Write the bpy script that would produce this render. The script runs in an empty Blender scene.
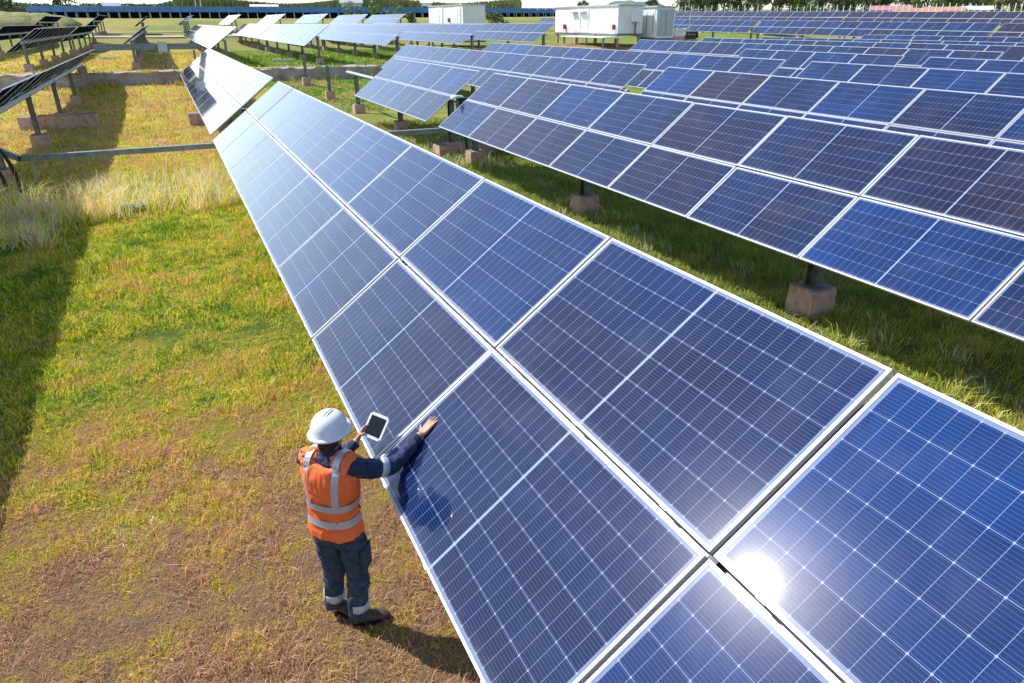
import bpy, bmesh, math, random
import numpy as np
from mathutils import Vector, Matrix, noise as mnoise
random.seed(7); rng = np.random.default_rng(7)
R = math.radians
scene = bpy.context.scene
COL = scene.collection

# ------------------------------------------------------------------ helpers
def smooth(a, b, t):
    t = min(1.0, max(0.0, (t-a)/(b-a))); return t*t*(3-2*t)

def tag(o, label=None, cat=None, group=None, kind=None):
    if label and len(label.split()) > 16: print('LONG', label)
    if label: o['label'] = label
    if cat: o['category'] = cat
    if group: o['group'] = group
    if kind: o['kind'] = kind
    return o

def empty(name, loc=(0, 0, 0), rz=0.0):
    o = bpy.data.objects.new(name, None); COL.objects.link(o)
    o.location = loc; o.rotation_euler = (0, 0, rz); o.empty_display_size = 0.2
    return o

def link(name, me, parent=None, loc=(0, 0, 0), rot=(0, 0, 0)):
    o = bpy.data.objects.new(name, me); COL.objects.link(o)
    o.location = loc; o.rotation_euler = rot
    if parent is not None: o.parent = parent
    return o

class MB:
    """collects faces, builds one mesh"""
    def __init__(s): s.v = []; s.f = []; s.m = []; s.uv = []
    def face(s, pts, m=0, uv=None):
        n = len(s.v); s.v += [tuple(p) for p in pts]; s.f.append(tuple(range(n, n+len(pts)))); s.m.append(m)
        s.uv.append(uv if uv else [(0, 0)]*len(pts))
    def box(s, x0, x1, y0, y1, z0, z1, m=0, M=None):
        c = [(x0,y0,z0),(x1,y0,z0),(x1,y1,z0),(x0,y1,z0),(x0,y0,z1),(x1,y0,z1),(x1,y1,z1),(x0,y1,z1)]
        if M is not None: c = [tuple(M @ Vector(p)) for p in c]
        n = len(s.v); s.v += c
        for f in ((0,3,2,1),(4,5,6,7),(0,1,5,4),(1,2,6,5),(2,3,7,6),(3,0,4,7)):
            s.f.append(tuple(n+i for i in f)); s.m.append(m); s.uv.append([(0,0)]*4)
        return s
    def frustum(s, cx, cy, z0, z1, a0, b0, a1, b1, m=0):
        c = [(cx-a0,cy-b0,z0),(cx+a0,cy-b0,z0),(cx+a0,cy+b0,z0),(cx-a0,cy+b0,z0),(cx-a1,cy-b1,z1),(cx+a1,cy-b1,z1),(cx+a1,cy+b1,z1),(cx-a1,cy+b1,z1)]
        n = len(s.v); s.v += c
        for f in ((0,3,2,1),(4,5,6,7),(0,1,5,4),(1,2,6,5),(2,3,7,6),(3,0,4,7)):
            s.f.append(tuple(n+i for i in f)); s.m.append(m); s.uv.append([(0,0)]*4)
        return s
    def rings(s, rings, m=0, cap=True):
        n = len(s.v); k = len(rings[0])
        for r in rings: s.v += [tuple(p) for p in r]
        for i in range(len(rings)-1):
            for j in range(k):
                a = n+i*k+j; b = n+i*k+(j+1) % k
                s.f.append((a, b, b+k, a+k)); s.m.append(m); s.uv.append([(0,0)]*4)
        if cap:
            s.f.append(tuple(n+j for j in reversed(range(k)))); s.m.append(m); s.uv.append([(0,0)]*k)
            e = n+(len(rings)-1)*k
            s.f.append(tuple(e+j for j in range(k))); s.m.append(m); s.uv.append([(0,0)]*k)
        return s
    def tube(s, pts, rad, k=8, m=0, flat=None, up=Vector((0, 0, 1))):
        pts = [Vector(p) for p in pts]
        if not hasattr(rad, '__len__'): rad = [rad]*len(pts)
        rr = []
        for i, p in enumerate(pts):
            d = (pts[min(i+1, len(pts)-1)]-pts[max(i-1, 0)]).normalized()
            u = up if abs(d.dot(up)) < .97 else Vector((0, 1, 0))
            a = d.cross(u).normalized(); b = a.cross(d).normalized()
            ra = rad[i] if not hasattr(rad[i], '__len__') else rad[i][0]
            rb = rad[i] if not hasattr(rad[i], '__len__') else rad[i][1]
            rr.append([p+a*(ra*math.cos(2*math.pi*j/k))+b*(rb*math.sin(2*math.pi*j/k)) for j in range(k)])
        return s.rings(rr, m)
    def mesh(s, name, mats, smooth_=False, uv=False):
        me = bpy.data.meshes.new(name); me.from_pydata(s.v, [], s.f)
        for m in (mats if isinstance(mats, (list, tuple)) else [mats]): me.materials.append(m)
        me.polygons.foreach_set('material_index', s.m)
        if smooth_: me.polygons.foreach_set('use_smooth', [True]*len(s.f))
        if uv:
            L = me.uv_layers.new(name='UVMap'); flat = [c for f in s.uv for p in f for c in p]
            L.data.foreach_set('uv', flat)
        me.update(); return me
    def build(s, name, mats, parent=None, loc=(0,0,0), rot=(0,0,0), smooth_=False, uv=False):
        return link(name, s.mesh(name, mats, smooth_, uv), parent, loc, rot)

# ------------------------------------------------------------------ camera
CAM = Vector((0, 0, 3.87)); F = 690.63
cam_d = bpy.data.cameras.new('camera'); cam = bpy.data.objects.new('camera', cam_d); COL.objects.link(cam)
yaw, pitch, roll = 0.4388, 0.4329, -0.0017
fw = Vector((math.sin(yaw)*math.cos(pitch), math.cos(yaw)*math.cos(pitch), -math.sin(pitch)))
rt = Vector((math.cos(yaw), -math.sin(yaw), 0)); up = rt.cross(fw)
rt, up = math.cos(roll)*rt+math.sin(roll)*up, -math.sin(roll)*rt+math.cos(roll)*up
cam.matrix_world = Matrix(((rt.x, up.x, -fw.x, 0), (rt.y, up.y, -fw.y, 0), (rt.z, up.z, -fw.z, CAM.z), (0, 0, 0, 1)))
cam_d.sensor_width = 36; cam_d.lens = F*36/1024; cam_d.clip_end = 6000; cam_d.clip_start = 0.05
scene.camera = cam

# ------------------------------------------------------------------ materials
class NT:
    def __init__(s, name):
        s.mat = bpy.data.materials.new(name); s.mat.use_nodes = True; s.t = s.mat.node_tree
        s.b = s.t.nodes['Principled BSDF']; s.out = s.t.nodes['Material Output']
    def n(s, typ, **kw):
        nd = s.t.nodes.new(typ)
        for k, v in kw.items():
            if k.startswith('i_'):
                key = k[2:].replace('_', ' ')
                nd.inputs[key].default_value = v
            else: setattr(nd, k, v)
        return nd
    def l(s, a, b): s.t.links.new(a, b)
    def math(s, op, a, b=None, c=None, clamp=False):
        nd = s.t.nodes.new('ShaderNodeMath'); nd.operation = op; nd.use_clamp = clamp
        for i, x in enumerate((a, b, c)):
            if x is None: continue
            if isinstance(x, (int, float)): nd.inputs[i].default_value = x
            else: s.l(x, nd.inputs[i])
        return nd.outputs[0]
    def mix(s, f, a, b):
        nd = s.t.nodes.new('ShaderNodeMix'); nd.data_type = 'RGBA'
        for k, x in ((0, f), (6, a), (7, b)):
            if isinstance(x, (int, float)): nd.inputs[k].default_value = x
            elif isinstance(x, tuple): nd.inputs[k].default_value = (*x[:3], 1)
            else: s.l(x, nd.inputs[k])
        return nd.outputs[2]
    def noise(s, scale, detail=4, rough=.55, vec=None, dist=0):
        nd = s.n('ShaderNodeTexNoise'); nd.inputs['Scale'].default_value = scale; nd.inputs['Detail'].default_value = detail
        nd.inputs['Roughness'].default_value = rough; nd.inputs['Distortion'].default_value = dist
        if vec is not None: s.l(vec, nd.inputs['Vector'])
        return nd.outputs['Fac']
    def ramp(s, f, stops):
        nd = s.n('ShaderNodeValToRGB'); cr = nd.color_ramp
        while len(cr.elements) < len(stops): cr.elements.new(.5)
        for e, (p, c) in zip(cr.elements, stops): e.position = p; e.color = (*c, 1)
        s.l(f, nd.inputs[0]); return nd.outputs[0]
    def mrange(s, v, a, b, c=0., d=1.):
        nd = s.n('ShaderNodeMapRange', interpolation_type='SMOOTHSTEP')
        s.l(v, nd.inputs[0]); 
        for i, x in zip((1,2,3,4), (a,b,c,d)): nd.inputs[i].default_value = x
        return nd.outputs[0]
    def bump(s, h, strength=.3, dist=.01):
        nd = s.n('ShaderNodeBump'); nd.inputs['Strength'].default_value = strength; nd.inputs['Distance'].default_value = dist
        s.l(h, nd.inputs['Height']); s.l(nd.outputs[0], s.b.inputs['Normal'])

def simple(name, col, rough=.6, metal=0., var=.15, scale=20., bump=0., coord='Object', col2=None, spec=.5):
    m = NT(name); tc = m.n('ShaderNodeTexCoord')
    f = m.noise(scale, 5, .6, tc.outputs[coord])
    c2 = col2 if col2 else tuple(c*(1-var*1.6) for c in col)
    c1 = tuple(min(1, c*(1+var)) for c in col) if not col2 else col
    c = m.ramp(f, [(.3, c2), (.7, c1)])
    m.l(c, m.b.inputs['Base Color']); m.b.inputs['Roughness'].default_value = rough; m.b.inputs['Metallic'].default_value = metal
    m.b.inputs['Specular IOR Level'].default_value = spec
    if bump: m.bump(f, bump, .02)
    return m.mat

PW, PL = 1.134, 2.256      # one module
def make_glass(name, fine=True):
    m = NT(name); uv = m.n('ShaderNodeUVMap'); sp = m.n('ShaderNodeSeparateXYZ'); m.l(uv.outputs[0], sp.inputs[0])
    u, v = sp.outputs[0], sp.outputs[1]
    oi = m.n('ShaderNodeObjectInfo'); rnd = oi.outputs['Random']
    cu = (PW-.07)/6; cv = .0903
    # distance to the nearest cell border, metres
    def border(x, off, per):
        a = m.math('DIVIDE', m.math('SUBTRACT', x, off), per)
        fr = m.math('FRACT', m.math('ADD', a, 10.0))
        return m.math('MULTIPLY', m.math('MINIMUM', fr, m.math('SUBTRACT', 1.0, fr)), per)
    du = border(u, .035, cu)
    vm = m.math('ABSOLUTE', m.math('SUBTRACT', v, PL/2))         # from middle
    dv = border(vm, .0095, cv)
    lu = m.math('MULTIPLY', m.math('LESS_THAN', du, .0013), .8); lv = m.math('MULTIPLY', m.math('LESS_THAN', dv, .0010), .8)
    dia = m.math('LESS_THAN', m.math('ADD', du, dv), .0068)
    midl = m.math('LESS_THAN', vm, .0075)
    edge = m.math('MULTIPLY', .55, m.math('MAXIMUM', m.math('GREATER_THAN', vm, .0095+12*cv), m.math('GREATER_THAN', m.math('ABSOLUTE', m.math('SUBTRACT', u, PW/2)), 3*cu)))
    white = m.math('MAXIMUM', m.math('MAXIMUM', m.math('MAXIMUM', lu, lv), m.math('MAXIMUM', dia, midl)), edge)
    # busbars: ten thin wires along the module in every cell
    db = border(u, .035+cu/20, cu/10)
    bus = m.math('LESS_THAN', db, .00075)
    bus = m.math('MULTIPLY', bus, .55)
    # cell tint: per module and per cell, and broad film-colour drift
    geo = m.n('ShaderNodeNewGeometry')
    drift = m.noise(.9, 3, .5, geo.outputs['Position'])
    sc_ = m.n('ShaderNodeSeparateColor'); m.l(oi.outputs['Color'], sc_.inputs[0])
    t = m.math('ADD', m.math('MULTIPLY', sc_.outputs[0], .60), m.math('MULTIPLY', drift, .55), clamp=False)
    fl = m.n('ShaderNodeCombineXYZ'); m.l(m.math('FLOOR', m.math('DIVIDE', m.math('SUBTRACT', u, .035), cu)), fl.inputs[0]); m.l(m.math('FLOOR', m.math('DIVIDE', v, cv*12.1)), fl.inputs[1]); m.l(m.math('MULTIPLY', rnd, 50.), fl.inputs[2])
    wn = m.n('ShaderNodeTexWhiteNoise'); m.l(fl.outputs[0], wn.inputs[0])
    t = m.math('ADD', t, m.math('MULTIPLY', m.math('SUBTRACT', wn.outputs[0], .5), .10))
    cell = m.ramp(t, [(.0, (.0, .046, .215)), (.25, (.0, .024, .125)), (.45, (.0005, .015, .080)), (.64, (.003, .009, .046)), (.86, (.015, .008, .022))])
    c = m.mix(bus, cell, (.13, .17, .28)); c = m.mix(white, c, (.27, .34, .52))
    # dust film
    dust = m.math('MULTIPLY', m.mrange(m.noise(2.2, 6, .7, geo.outputs['Position']), .42, .8), .05)
    c = m.mix(m.math('ADD', dust, .004), c, (.42, .42, .46))
    # grime gathered along the lower edge and a few specks
    low = m.math('MULTIPLY', m.mrange(u, .11, .0), m.mrange(m.noise(7, 5, .7, geo.outputs['Position']), .35, .75))
    c = m.mix(m.math('MULTIPLY', low, .16), c, (.34, .31, .27))
    vo = m.n('ShaderNodeTexVoronoi'); vo.inputs['Scale'].default_value = 2.3; m.l(geo.outputs['Position'], vo.inputs['Vector'])
    spk = m.math('LESS_THAN', m.math('ADD', vo.outputs['Distance'], m.math('MULTIPLY', m.noise(60, 3, .6, geo.outputs['Position']), .03)), .028)
    c = m.mix(m.math('MULTIPLY', spk, .55), c, (.50, .50, .48))
    m.l(c, m.b.inputs['Base Color'])
    m.b.inputs['Roughness'].default_value = .16; m.b.inputs['IOR'].default_value = 1.5; m.b.inputs['Specular IOR Level'].default_value = .026
    m.b.inputs['Coat Weight'].default_value = 1.0; m.b.inputs['Coat Roughness'].default_value = .036; m.b.inputs['Coat IOR'].default_value = 1.43
    m.b.inputs['Sheen Weight'].default_value = .0; m.b.inputs['Sheen Roughness'].default_value = .35; m.b.inputs['Sheen Tint'].default_value = (.85, .88, 1, 1)
    g = m.noise(420, 2, .6, geo.outputs['Position']); m.bump(g, .30, .0006)
    return m.mat

M = {}
M['glass'] = make_glass('solar_cells_under_glass')
M['back'] = simple('module_backsheet', (.008, .016, .028), .6, var=.2, scale=3, spec=0.)
M['frame'] = simple('anodised_aluminium_frame', (.52, .54, .57), .42, .35, var=.03, scale=8)
M['galv'] = simple('galvanised_steel', (.34, .36, .38), .42, .6, var=.25, scale=14, bump=.1)
M['steel_dark'] = simple('weathered_steel', (.17, .20, .23), .5, .5, var=.3, scale=10)
M['steel_blue'] = simple('grey_blue_tray_steel', (.22, .27, .32), .45, .35, var=.2, scale=6)
M['black'] = simple('black_rubber', (.012, .012, .014), .5, var=.2, scale=30)
M['white'] = simple('white_painted_metal', (.76, .78, .78), .45, var=.06, scale=3)
M['grey_paint'] = simple('grey_painted_metal', (.42, .46, .48), .5, var=.08, scale=3)
M['red'] = simple('red_paint', (.38, .035, .03), .4, var=.1)
M['dark'] = simple('dark_opening', (.02, .02, .025), .6, var=.1)

def concrete_mat():
    m = NT('weathered_concrete'); tc = m.n('ShaderNodeTexCoord'); v = tc.outputs['Object']
    geo = m.n('ShaderNodeNewGeometry'); sp = m.n('ShaderNodeSeparateXYZ'); m.l(geo.outputs['Normal'], sp.inputs[0])
    a = m.noise(6, 8, .7, v); b = m.noise(38, 4, .7, v)
    side = m.ramp(a, [(.3, (.32, .18, .14)), (.5, (.56, .36, .29)), (.68, (.60, .46, .39)), (.8, (.28, .26, .22))])
    top = m.ramp(a, [(.3, (.13, .12, .11)), (.6, (.27, .25, .22)), (.8, (.17, .16, .15))])
    c = m.mix(m.mrange(sp.outputs[2], .5, .8), side, top)
    c = m.mix(m.math('MULTIPLY', m.mrange(b, .6, .7), .5), c, (.10, .085, .07))
    m.l(c, m.b.inputs['Base Color']); m.b.inputs['Roughness'].default_value = .92
    h = m.math('ADD', a, m.math('MULTIPLY', b, .5)); m.bump(h, .6, .02); return m.mat
M['concrete'] = concrete_mat()

def vegcol(m, pos, rnd=None):
    """ground / grass colour field over world position -> colour output"""
    sp = m.n('ShaderNodeSeparateXYZ'); m.l(pos, sp.inputs[0]); X, Y = sp.outputs[0], sp.outputs[1]
    n1 = m.noise(.55, 5, .6, pos); n2 = m.noise(2.6, 6, .65, pos); n3 = m.noise(14, 5, .7, pos)
    # dryness: high near the viewer, low around Y 8..16, high again beyond 19
    dry = m.math('ADD', m.math('MULTIPLY', m.mrange(Y, 10.0, 3.2), .74), m.math('MULTIPLY', m.mrange(Y, 17, 26), .34))
    dry = m.math('SUBTRACT', dry, m.math('MULTIPLY', m.mrange(X, 4.5, 6.5), .8))
    dry = m.math('ADD', dry, m.math('MULTIPLY', m.math('SUBTRACT', n1, .5), 1.5))
    dry = m.math('ADD', dry, m.math('MULTIPLY', m.math('SUBTRACT', n2, .5), 2.0))
    dry = m.math('ADD', dry, m.math('MULTIPLY', m.math('SUBTRACT', n3, .5), 1.5))
    if rnd is not None: dry = m.math('ADD', dry, m.math('MULTIPLY', m.math('SUBTRACT', rnd, .5), .9))
    dry = m.math('ADD', dry, .19)
    c = m.ramp(dry, [(.0, (.14, .27, .015)), (.22, (.42, .54, .008)), (.42, (.70, .64, .018)), (.60, (.74, .51, .09)), (.8, (.66, .42, .20)), (1., (.52, .30, .19))])
    # weeds right of the row, coloured lighter and yellower to brighten their shade
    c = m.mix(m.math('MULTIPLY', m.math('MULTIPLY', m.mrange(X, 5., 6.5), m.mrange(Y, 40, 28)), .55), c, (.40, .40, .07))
    # worn orange earth on the strip between the rows and around the cabinets
    e = m.math('MULTIPLY', m.mrange(m.noise(.30, 3, .5, pos), .46, .58), m.math('MULTIPLY', m.mrange(Y, 24, 30), m.mrange(Y, 62, 54)))
    c = m.mix(m.math('MULTIPLY', e, .5), c, (.52, .36, .15))
    far = m.mix(m.mrange(m.noise(.05, 4, .6, pos), .4, .62), (.32, .30, .075), (.17, .23, .05))
    c = m.mix(m.mrange(Y, 60, 112), c, far)
    c = m.mix(m.math('MULTIPLY', m.math('MULTIPLY', m.mrange(X, 23, 28), m.mrange(Y, 49.2, 50.)), m.math('MULTIPLY', m.mrange(Y, 78, 66), .8)), c, (.46, .28, .13))
    return c, n2, n3

def ground_mat():
    m = NT('dry_grass_ground'); g = m.n('ShaderNodeNewGeometry'); pos = g.outputs['Position']
    c, n2, n3 = vegcol(m, pos)
    n4 = m.noise(55, 6, .75, pos); n5 = m.noise(6, 6, .7, pos)
    c = m.mix(m.mrange(n4, .52, .60, 0, .75), c, (.13, .09, .05))
    c = m.mix(m.mrange(n4, .48, .38, 0, .6), c, (.55, .46, .28))
    c = m.mix(m.mrange(n5, .56, .68, 0, .5), c, (.16, .11, .065))
    sp2 = m.n('ShaderNodeSeparateXYZ'); m.l(pos, sp2.inputs[0]); c = m.mix(m.mrange(sp2.outputs[1], 17, 9, 0, .42), c, (.12, .085, .05))
    m.l(c, m.b.inputs['Base Color']); m.b.inputs['Roughness'].default_value = .95; m.b.inputs['Specular IOR Level'].default_value = .1
    h = m.math('ADD', n4, m.math('MULTIPLY', n3, 1.5)); m.bump(h, 1.0, .06); return m.mat
M['ground'] = ground_mat()

def blade_mat(name, straw=0.):
    m = NT(name); g = m.n('ShaderNodeNewGeometry'); pos = g.outputs['Position']
    c, n2, n3 = vegcol(m, pos, g.outputs['Random Per Island'])
    pale = m.math('LESS_THAN', g.outputs['Random Per Island'], .16+straw*.38)
    c = m.mix(m.math('MULTIPLY', pale, .85), c, (.46, .38, .24) if not straw else (.98, .90, .70))
    hs = m.n('ShaderNodeHueSaturation'); m.l(c, hs.inputs['Color'])
    m.l(m.math('MULTIPLY_ADD', g.outputs['Random Per Island'], 1.0, .70), hs.inputs['Value'])
    m.l(hs.outputs[0], m.b.inputs['Base Color']); m.b.inputs['Roughness'].default_value = .65
    m.b.inputs['Specular IOR Level'].default_value = .25
    tr = m.n('ShaderNodeBsdfTranslucent'); m.l(hs.outputs[0], tr.inputs[0])
    mx = m.n('ShaderNodeMixShader'); mx.inputs[0].default_value = .27
    m.l(m.b.outputs[0], mx.inputs[1]); m.l(tr.outputs[0], mx.inputs[2]); m.l(mx.outputs[0], m.out.inputs[0])
    return m.mat
M['blade'] = blade_mat('grass_blades'); M['straw'] = blade_mat('straw_seed_heads', 1.)

# ------------------------------------------------------------------ terrain
XG = [-1.74+6.1084*0]
def terrain(x, y):
    z = .2*smooth(34, 46, y)+.30*smooth(45.5, 48.4, y)+.70*smooth(48.95, 49.05, y)
    z = z+1.05*smooth(109, 114, y)
    r = math.hypot(x, y)
    e = 1.15*smooth(36, 64, x)*(1-smooth(48.9, 49.1, y))
    z = max(z, e)
    z += .95*math.exp(-((x-35)/6.5)**4-((y-57)/7.8)**4)+.2*smooth(50, 62, x)*smooth(49, 60, y)
    rr = r*.999
    f = 2.45*smooth(145, 182, rr)
    base = 2.3 if rr > 112 else z
    z = max(z, z*(1-smooth(104, 114, rr))+2.3*smooth(104, 114, rr)) if rr > 104 else z
    z += f
    if rr > 182: z += (rr-182)*.0145
    return z

def axis_coords(lo, hi, a, b, fine, growth):
    c = [a]
    while c[-1] < b: c.append(c[-1]+fine)
    s = fine; l = a; left = []
    while l > lo: s *= growth; l -= s; left.append(l)
    s = fine; h = c[-1]; right = []
    while h < hi: s *= growth; h += s; right.append(h)
    return left[::-1]+c+right
gx = axis_coords(-2600, 3600, -10, 14, .35, 1.07)
gy = axis_coords(-60, 4200, 0, 56, .35, 1.05)
gy = sorted([y for y in gy if not (48.6 < y < 49.4)]+[48.7, 48.94, 48.96, 49.04, 49.06, 49.3])
def build_ground():
    nx, ny = len(gx), len(gy); vs = []
    for y in gy:
        for x in gx:
            z = terrain(x, y)
            if y < 60 and -30 < x < 60:
                z += .045*mnoise.noise(Vector((x*.8, y*.8, 0)))+.018*mnoise.noise(Vector((x*3, y*3, 5)))
            elif y < 300: z += .12*mnoise.noise(Vector((x*.1, y*.1, 0)))
            vs.append((x, y, z))
    fs = [(j*nx+i, j*nx+i+1, (j+1)*nx+i+1, (j+1)*nx+i) for j in range(ny-1) for i in range(nx-1)]
    me = bpy.data.meshes.new('ground'); me.from_pydata(vs, [], fs); me.materials.append(M['ground'])
    me.polygons.foreach_set('use_smooth', [True]*len(fs)); me.update()
    o = link('ground', me); tag(o, kind='structure')
build_ground()

# ------------------------------------------------------------------ solar trackers
def panel_mesh(with_frame):
    b = MB()
    x0, x1, y0, y1 = .004, PW-.004, .004, PL-.004
    b.face([(x0,y0,0),(x1,y0,0),(x1,y1,0),(x0,y1,0)], 0, [(x0,y0),(x1,y0),(x1,y1),(x0,y1)])
    b.face([(x0,y1,-.006),(x1,y1,-.006),(x1,y0,-.006),(x0,y0,-.006)], 1)
    if with_frame: frame_into(b, 2)
    me = b.mesh('solar_panel', [M['glass'], M['back'], M['frame']], uv=True); return me
def frame_into(b, m, lip=.016, d=.030, t=.0025):
    b.box(0, lip, 0, PL, -.0045, t, m); b.box(PW-lip, PW, 0, PL, -.0045, t, m)
    b.box(lip, PW-lip, 0, lip, -.0045, t, m); b.box(lip, PW-lip, PL-lip, PL, -.0045, t, m)
    for cy_ in (.30, 1.128, 1.95):
        b.box(-.004, .010, cy_, cy_+.05, t, t+.005, m)
    b.box(0, .003, 0, PL, -d, -.0045, m); b.box(PW-.003, PW, 0, PL, -d, -.0045, m)
    b.box(.003, PW-.003, 0, .003, -d, -.0045, m); b.box(.003, PW-.003, PL-.003, PL, -d, -.0045, m)
PANEL_N = panel_mesh(False); PANEL_F = panel_mesh(True)
_b = MB(); frame_into(_b, 0); FRAME = _b.mesh('frame', M['frame'])
_b = MB(); _b.box(-.95, .95, -.02, .02, -.072, -.037); _b.box(-.95, .95, -.028, .028, -.0405, -.0365)
M['rail'] = simple('shade_darkened_rail', (.07, .085, .10), .6, .3, var=.2, scale=10)  # steel colour darkened to stand for the shade under the panels
RAIL = _b.mesh('mounting_rail', M['rail'])

def post_mesh(h):
    b = MB(); w, d, t = .075, .10, .008                    # H section
    b.box(-w, w, -d, -d+t*1.5, -h, 0); b.box(-w, w, d-t*1.5, d, -h, 0); b.box(-t/2, t/2, -d+t*1.5, d-t*1.5, -h, 0)
    b.box(-.13, .13, -.15, .15, -h, -h+.015)
    b.box(-.09, .09, -.045, .045, 0, .10)                   # bearing saddle
    b.box(-.11, .11, -.055, .055, -.03, 0)
    return b.mesh('post', M['steel_dark'])
def block_mesh(seed, a=.25, b_=.25, hh=.42):
    bm = bmesh.new(); bmesh.ops.create_cube(bm, size=1)
    for v in bm.verts:
        k = 1.0 if v.co.z < 0 else .93
        v.co = Vector((v.co.x*2*a*k, v.co.y*2*b_*k, v.co.z*(hh+.25)+(hh-.25)/2))
    bmesh.ops.bevel(bm, geom=bm.edges[:], offset=.018, segments=2, affect='EDGES')
    bmesh.ops.subdivide_edges(bm, edges=[e for e in bm.edges if e.calc_length() > .15], cuts=4, use_grid_fill=True)
    for v in bm.verts: v.co += v.normal*.011*mnoise.noise(v.co*9+Vector((seed*7.1, 0, 0)))
    me = bpy.data.meshes.new('concrete_block'); bm.to_mesh(me); bm.free(); me.materials.append(M['concrete']); return me
BLOCKS = [block_mesh(i) for i in range(4)]
_posts = {}
def get_post(h):
    k = round(h, 2)
    if k not in _posts: _posts[k] = post_mesh(k)
    return _posts[k]

TAN = .645
def add_post(root, wx, wy, ztube, gz, blk=True, name='post'):
    """post (> concrete block) in world coordinates under a root at rotation 0"""
    top = ztube-.07; bz = gz+.36
    p = link(name, get_post(top-bz), root, Vector((wx, wy, top))-root.location)
    if blk:
        link('concrete_block', BLOCKS[int(wy*3+wx) % 4], p, (0, 0, -(top-gz)), (0, 0, random.uniform(-.06, .06)))
    return p

def tracker(x, y0, n, za, label, group, tilt=TAN, detail=2, posts=None, slope=0., cat='solar tracker', y_tube=(0., 0.), tints=None):
    L = n*2.28; yc = y0+L/2; gz = terrain(x, yc)
    root = empty('solar_tracker', (x, yc, gz)); tag(root, label, cat, group)
    ux, uz = math.cos(tilt), math.sin(tilt)
    def z_at(y): return za+slope*(y-yc)
    if detail >= 1:
        for side in (0, 1):
            off = -1.1458 if side == 0 else .0118
            for i in range(n):
                yy = y0+i*2.28+.012
                loc = Vector((x+off*ux, yy, z_at(yy)+off*uz))-root.location
                jt = random.gauss(0, .0022)
                p = link('solar_panel', PANEL_N if detail == 2 else PANEL_F, root, loc, (slope+random.gauss(0, .0015), -tilt+jt, 0))
                tv = min(.95, max(.02, random.gauss(.42, .20)))
                if tints and (side, i) in tints: tv = tints[(side, i)]
                p.color = (tv, 0, 0, 1)
                if detail == 2: link('frame', FRAME, p)
        if detail == 2 or n <= 12:
            for i in range(0, n+1, 2 if n > 4 else 1):
                yy = y0+i*2.28+(.28 if i == 0 else -.28 if i == n else 0)
                link('mounting_rail', RAIL, root, Vector((x, yy, z_at(yy)))-root.location, (slope, -tilt, 0))
        tb = MB(); a, b_ = y0-.18-y_tube[0], y0+L+.18+y_tube[1]
        nx, nz = -uz*.15, -ux*.0
        c = Vector((x+uz*.15, 0, -ux*.15))
        Mt = Matrix.Rotation(-tilt, 4, 'Y')
        tb.box(-.06, .06, a-yc, b_-yc, -.06, .06, 0, Mt)
        tube = tb.build('torque_tube', M['galv'], root, (uz*.15, 0, z_at(yc)-ux*.15-gz), (slope, 0, 0))
        ys = posts if posts is not None else [y0+.3+k*(L-.6)/max(1, round(L/6.6)) for k in range(round(L/6.6)+1)]
        for yy in ys:
            add_post(root, x+uz*.15, yy, z_at(yy)-ux*.15, terrain(x, yy))
    else:
        b = MB()
        for side in (0, 1):
            off = -1.1458 if side == 0 else .0118
            for i in range(n):
                yy = y0+i*2.28+.012
                def P(u, v, w): return Vector((x+(off+u)*ux-w*uz, yy+v, z_at(yy+v)+(off+u)*uz+w*ux))-root.location
                q = .018
                b.face([P(q,q,0),P(PW-q,q,0),P(PW-q,PL-q,0),P(q,PL-q,0)], 0, [(q,q),(PW-q,q),(PW-q,PL-q),(q,PL-q)])
                b.face([P(0,PL,-.03),P(PW,PL,-.03),P(PW,0,-.03),P(0,0,-.03)], 1)
                for (a0, a1, c0, c1) in ((0,q,0,PL),(PW-q,PW,0,PL),(q,PW-q,0,q),(q,PW-q,PL-q,PL)):
                    b.face([P(a0,c0,.001),P(a1,c0,.001),P(a1,c1,.001),P(a0,c1,.001)], 2)
                for e in (((0,0),(PW,0)),((PW,0),(PW,PL)),((PW,PL),(0,PL)),((0,PL),(0,0))):
                    (a0,c0),(a1,c1) = e
                    b.face([P(a0,c0,-.03),P(a1,c1,-.03),P(a1,c1,.001),P(a0,c0,.001)], 2)
        zt = za-ux*.15-gz
        b.box(uz*.15-.06, uz*.15+.06, -L/2-.2, L/2+.2, zt-.06, zt+.06, 3)
        k = round(L/6.6)
        for j in range(k+1):
            yy = -L/2+.3+j*(L-.6)/k; g2 = terrain(x, yc+yy)-gz
            b.box(uz*.15-.08, uz*.15+.08, yy-.09, yy+.09, g2+.3, zt-.06, 4)
            b.frustum(uz*.15, yy, g2-.2, g2+.4, .27, .27, .25, .25, 5)
        me = b.mesh('tracker_table', [M['glass'], M['back'], M['frame'], M['galv'], M['steel_dark'], M['concrete']], uv=True)
        root_loc = root.location.copy(); bpy.data.objects.remove(root)
        root = link('solar_tracker', me, None, root_loc); tag(root, label, cat, group)
    return root

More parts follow.
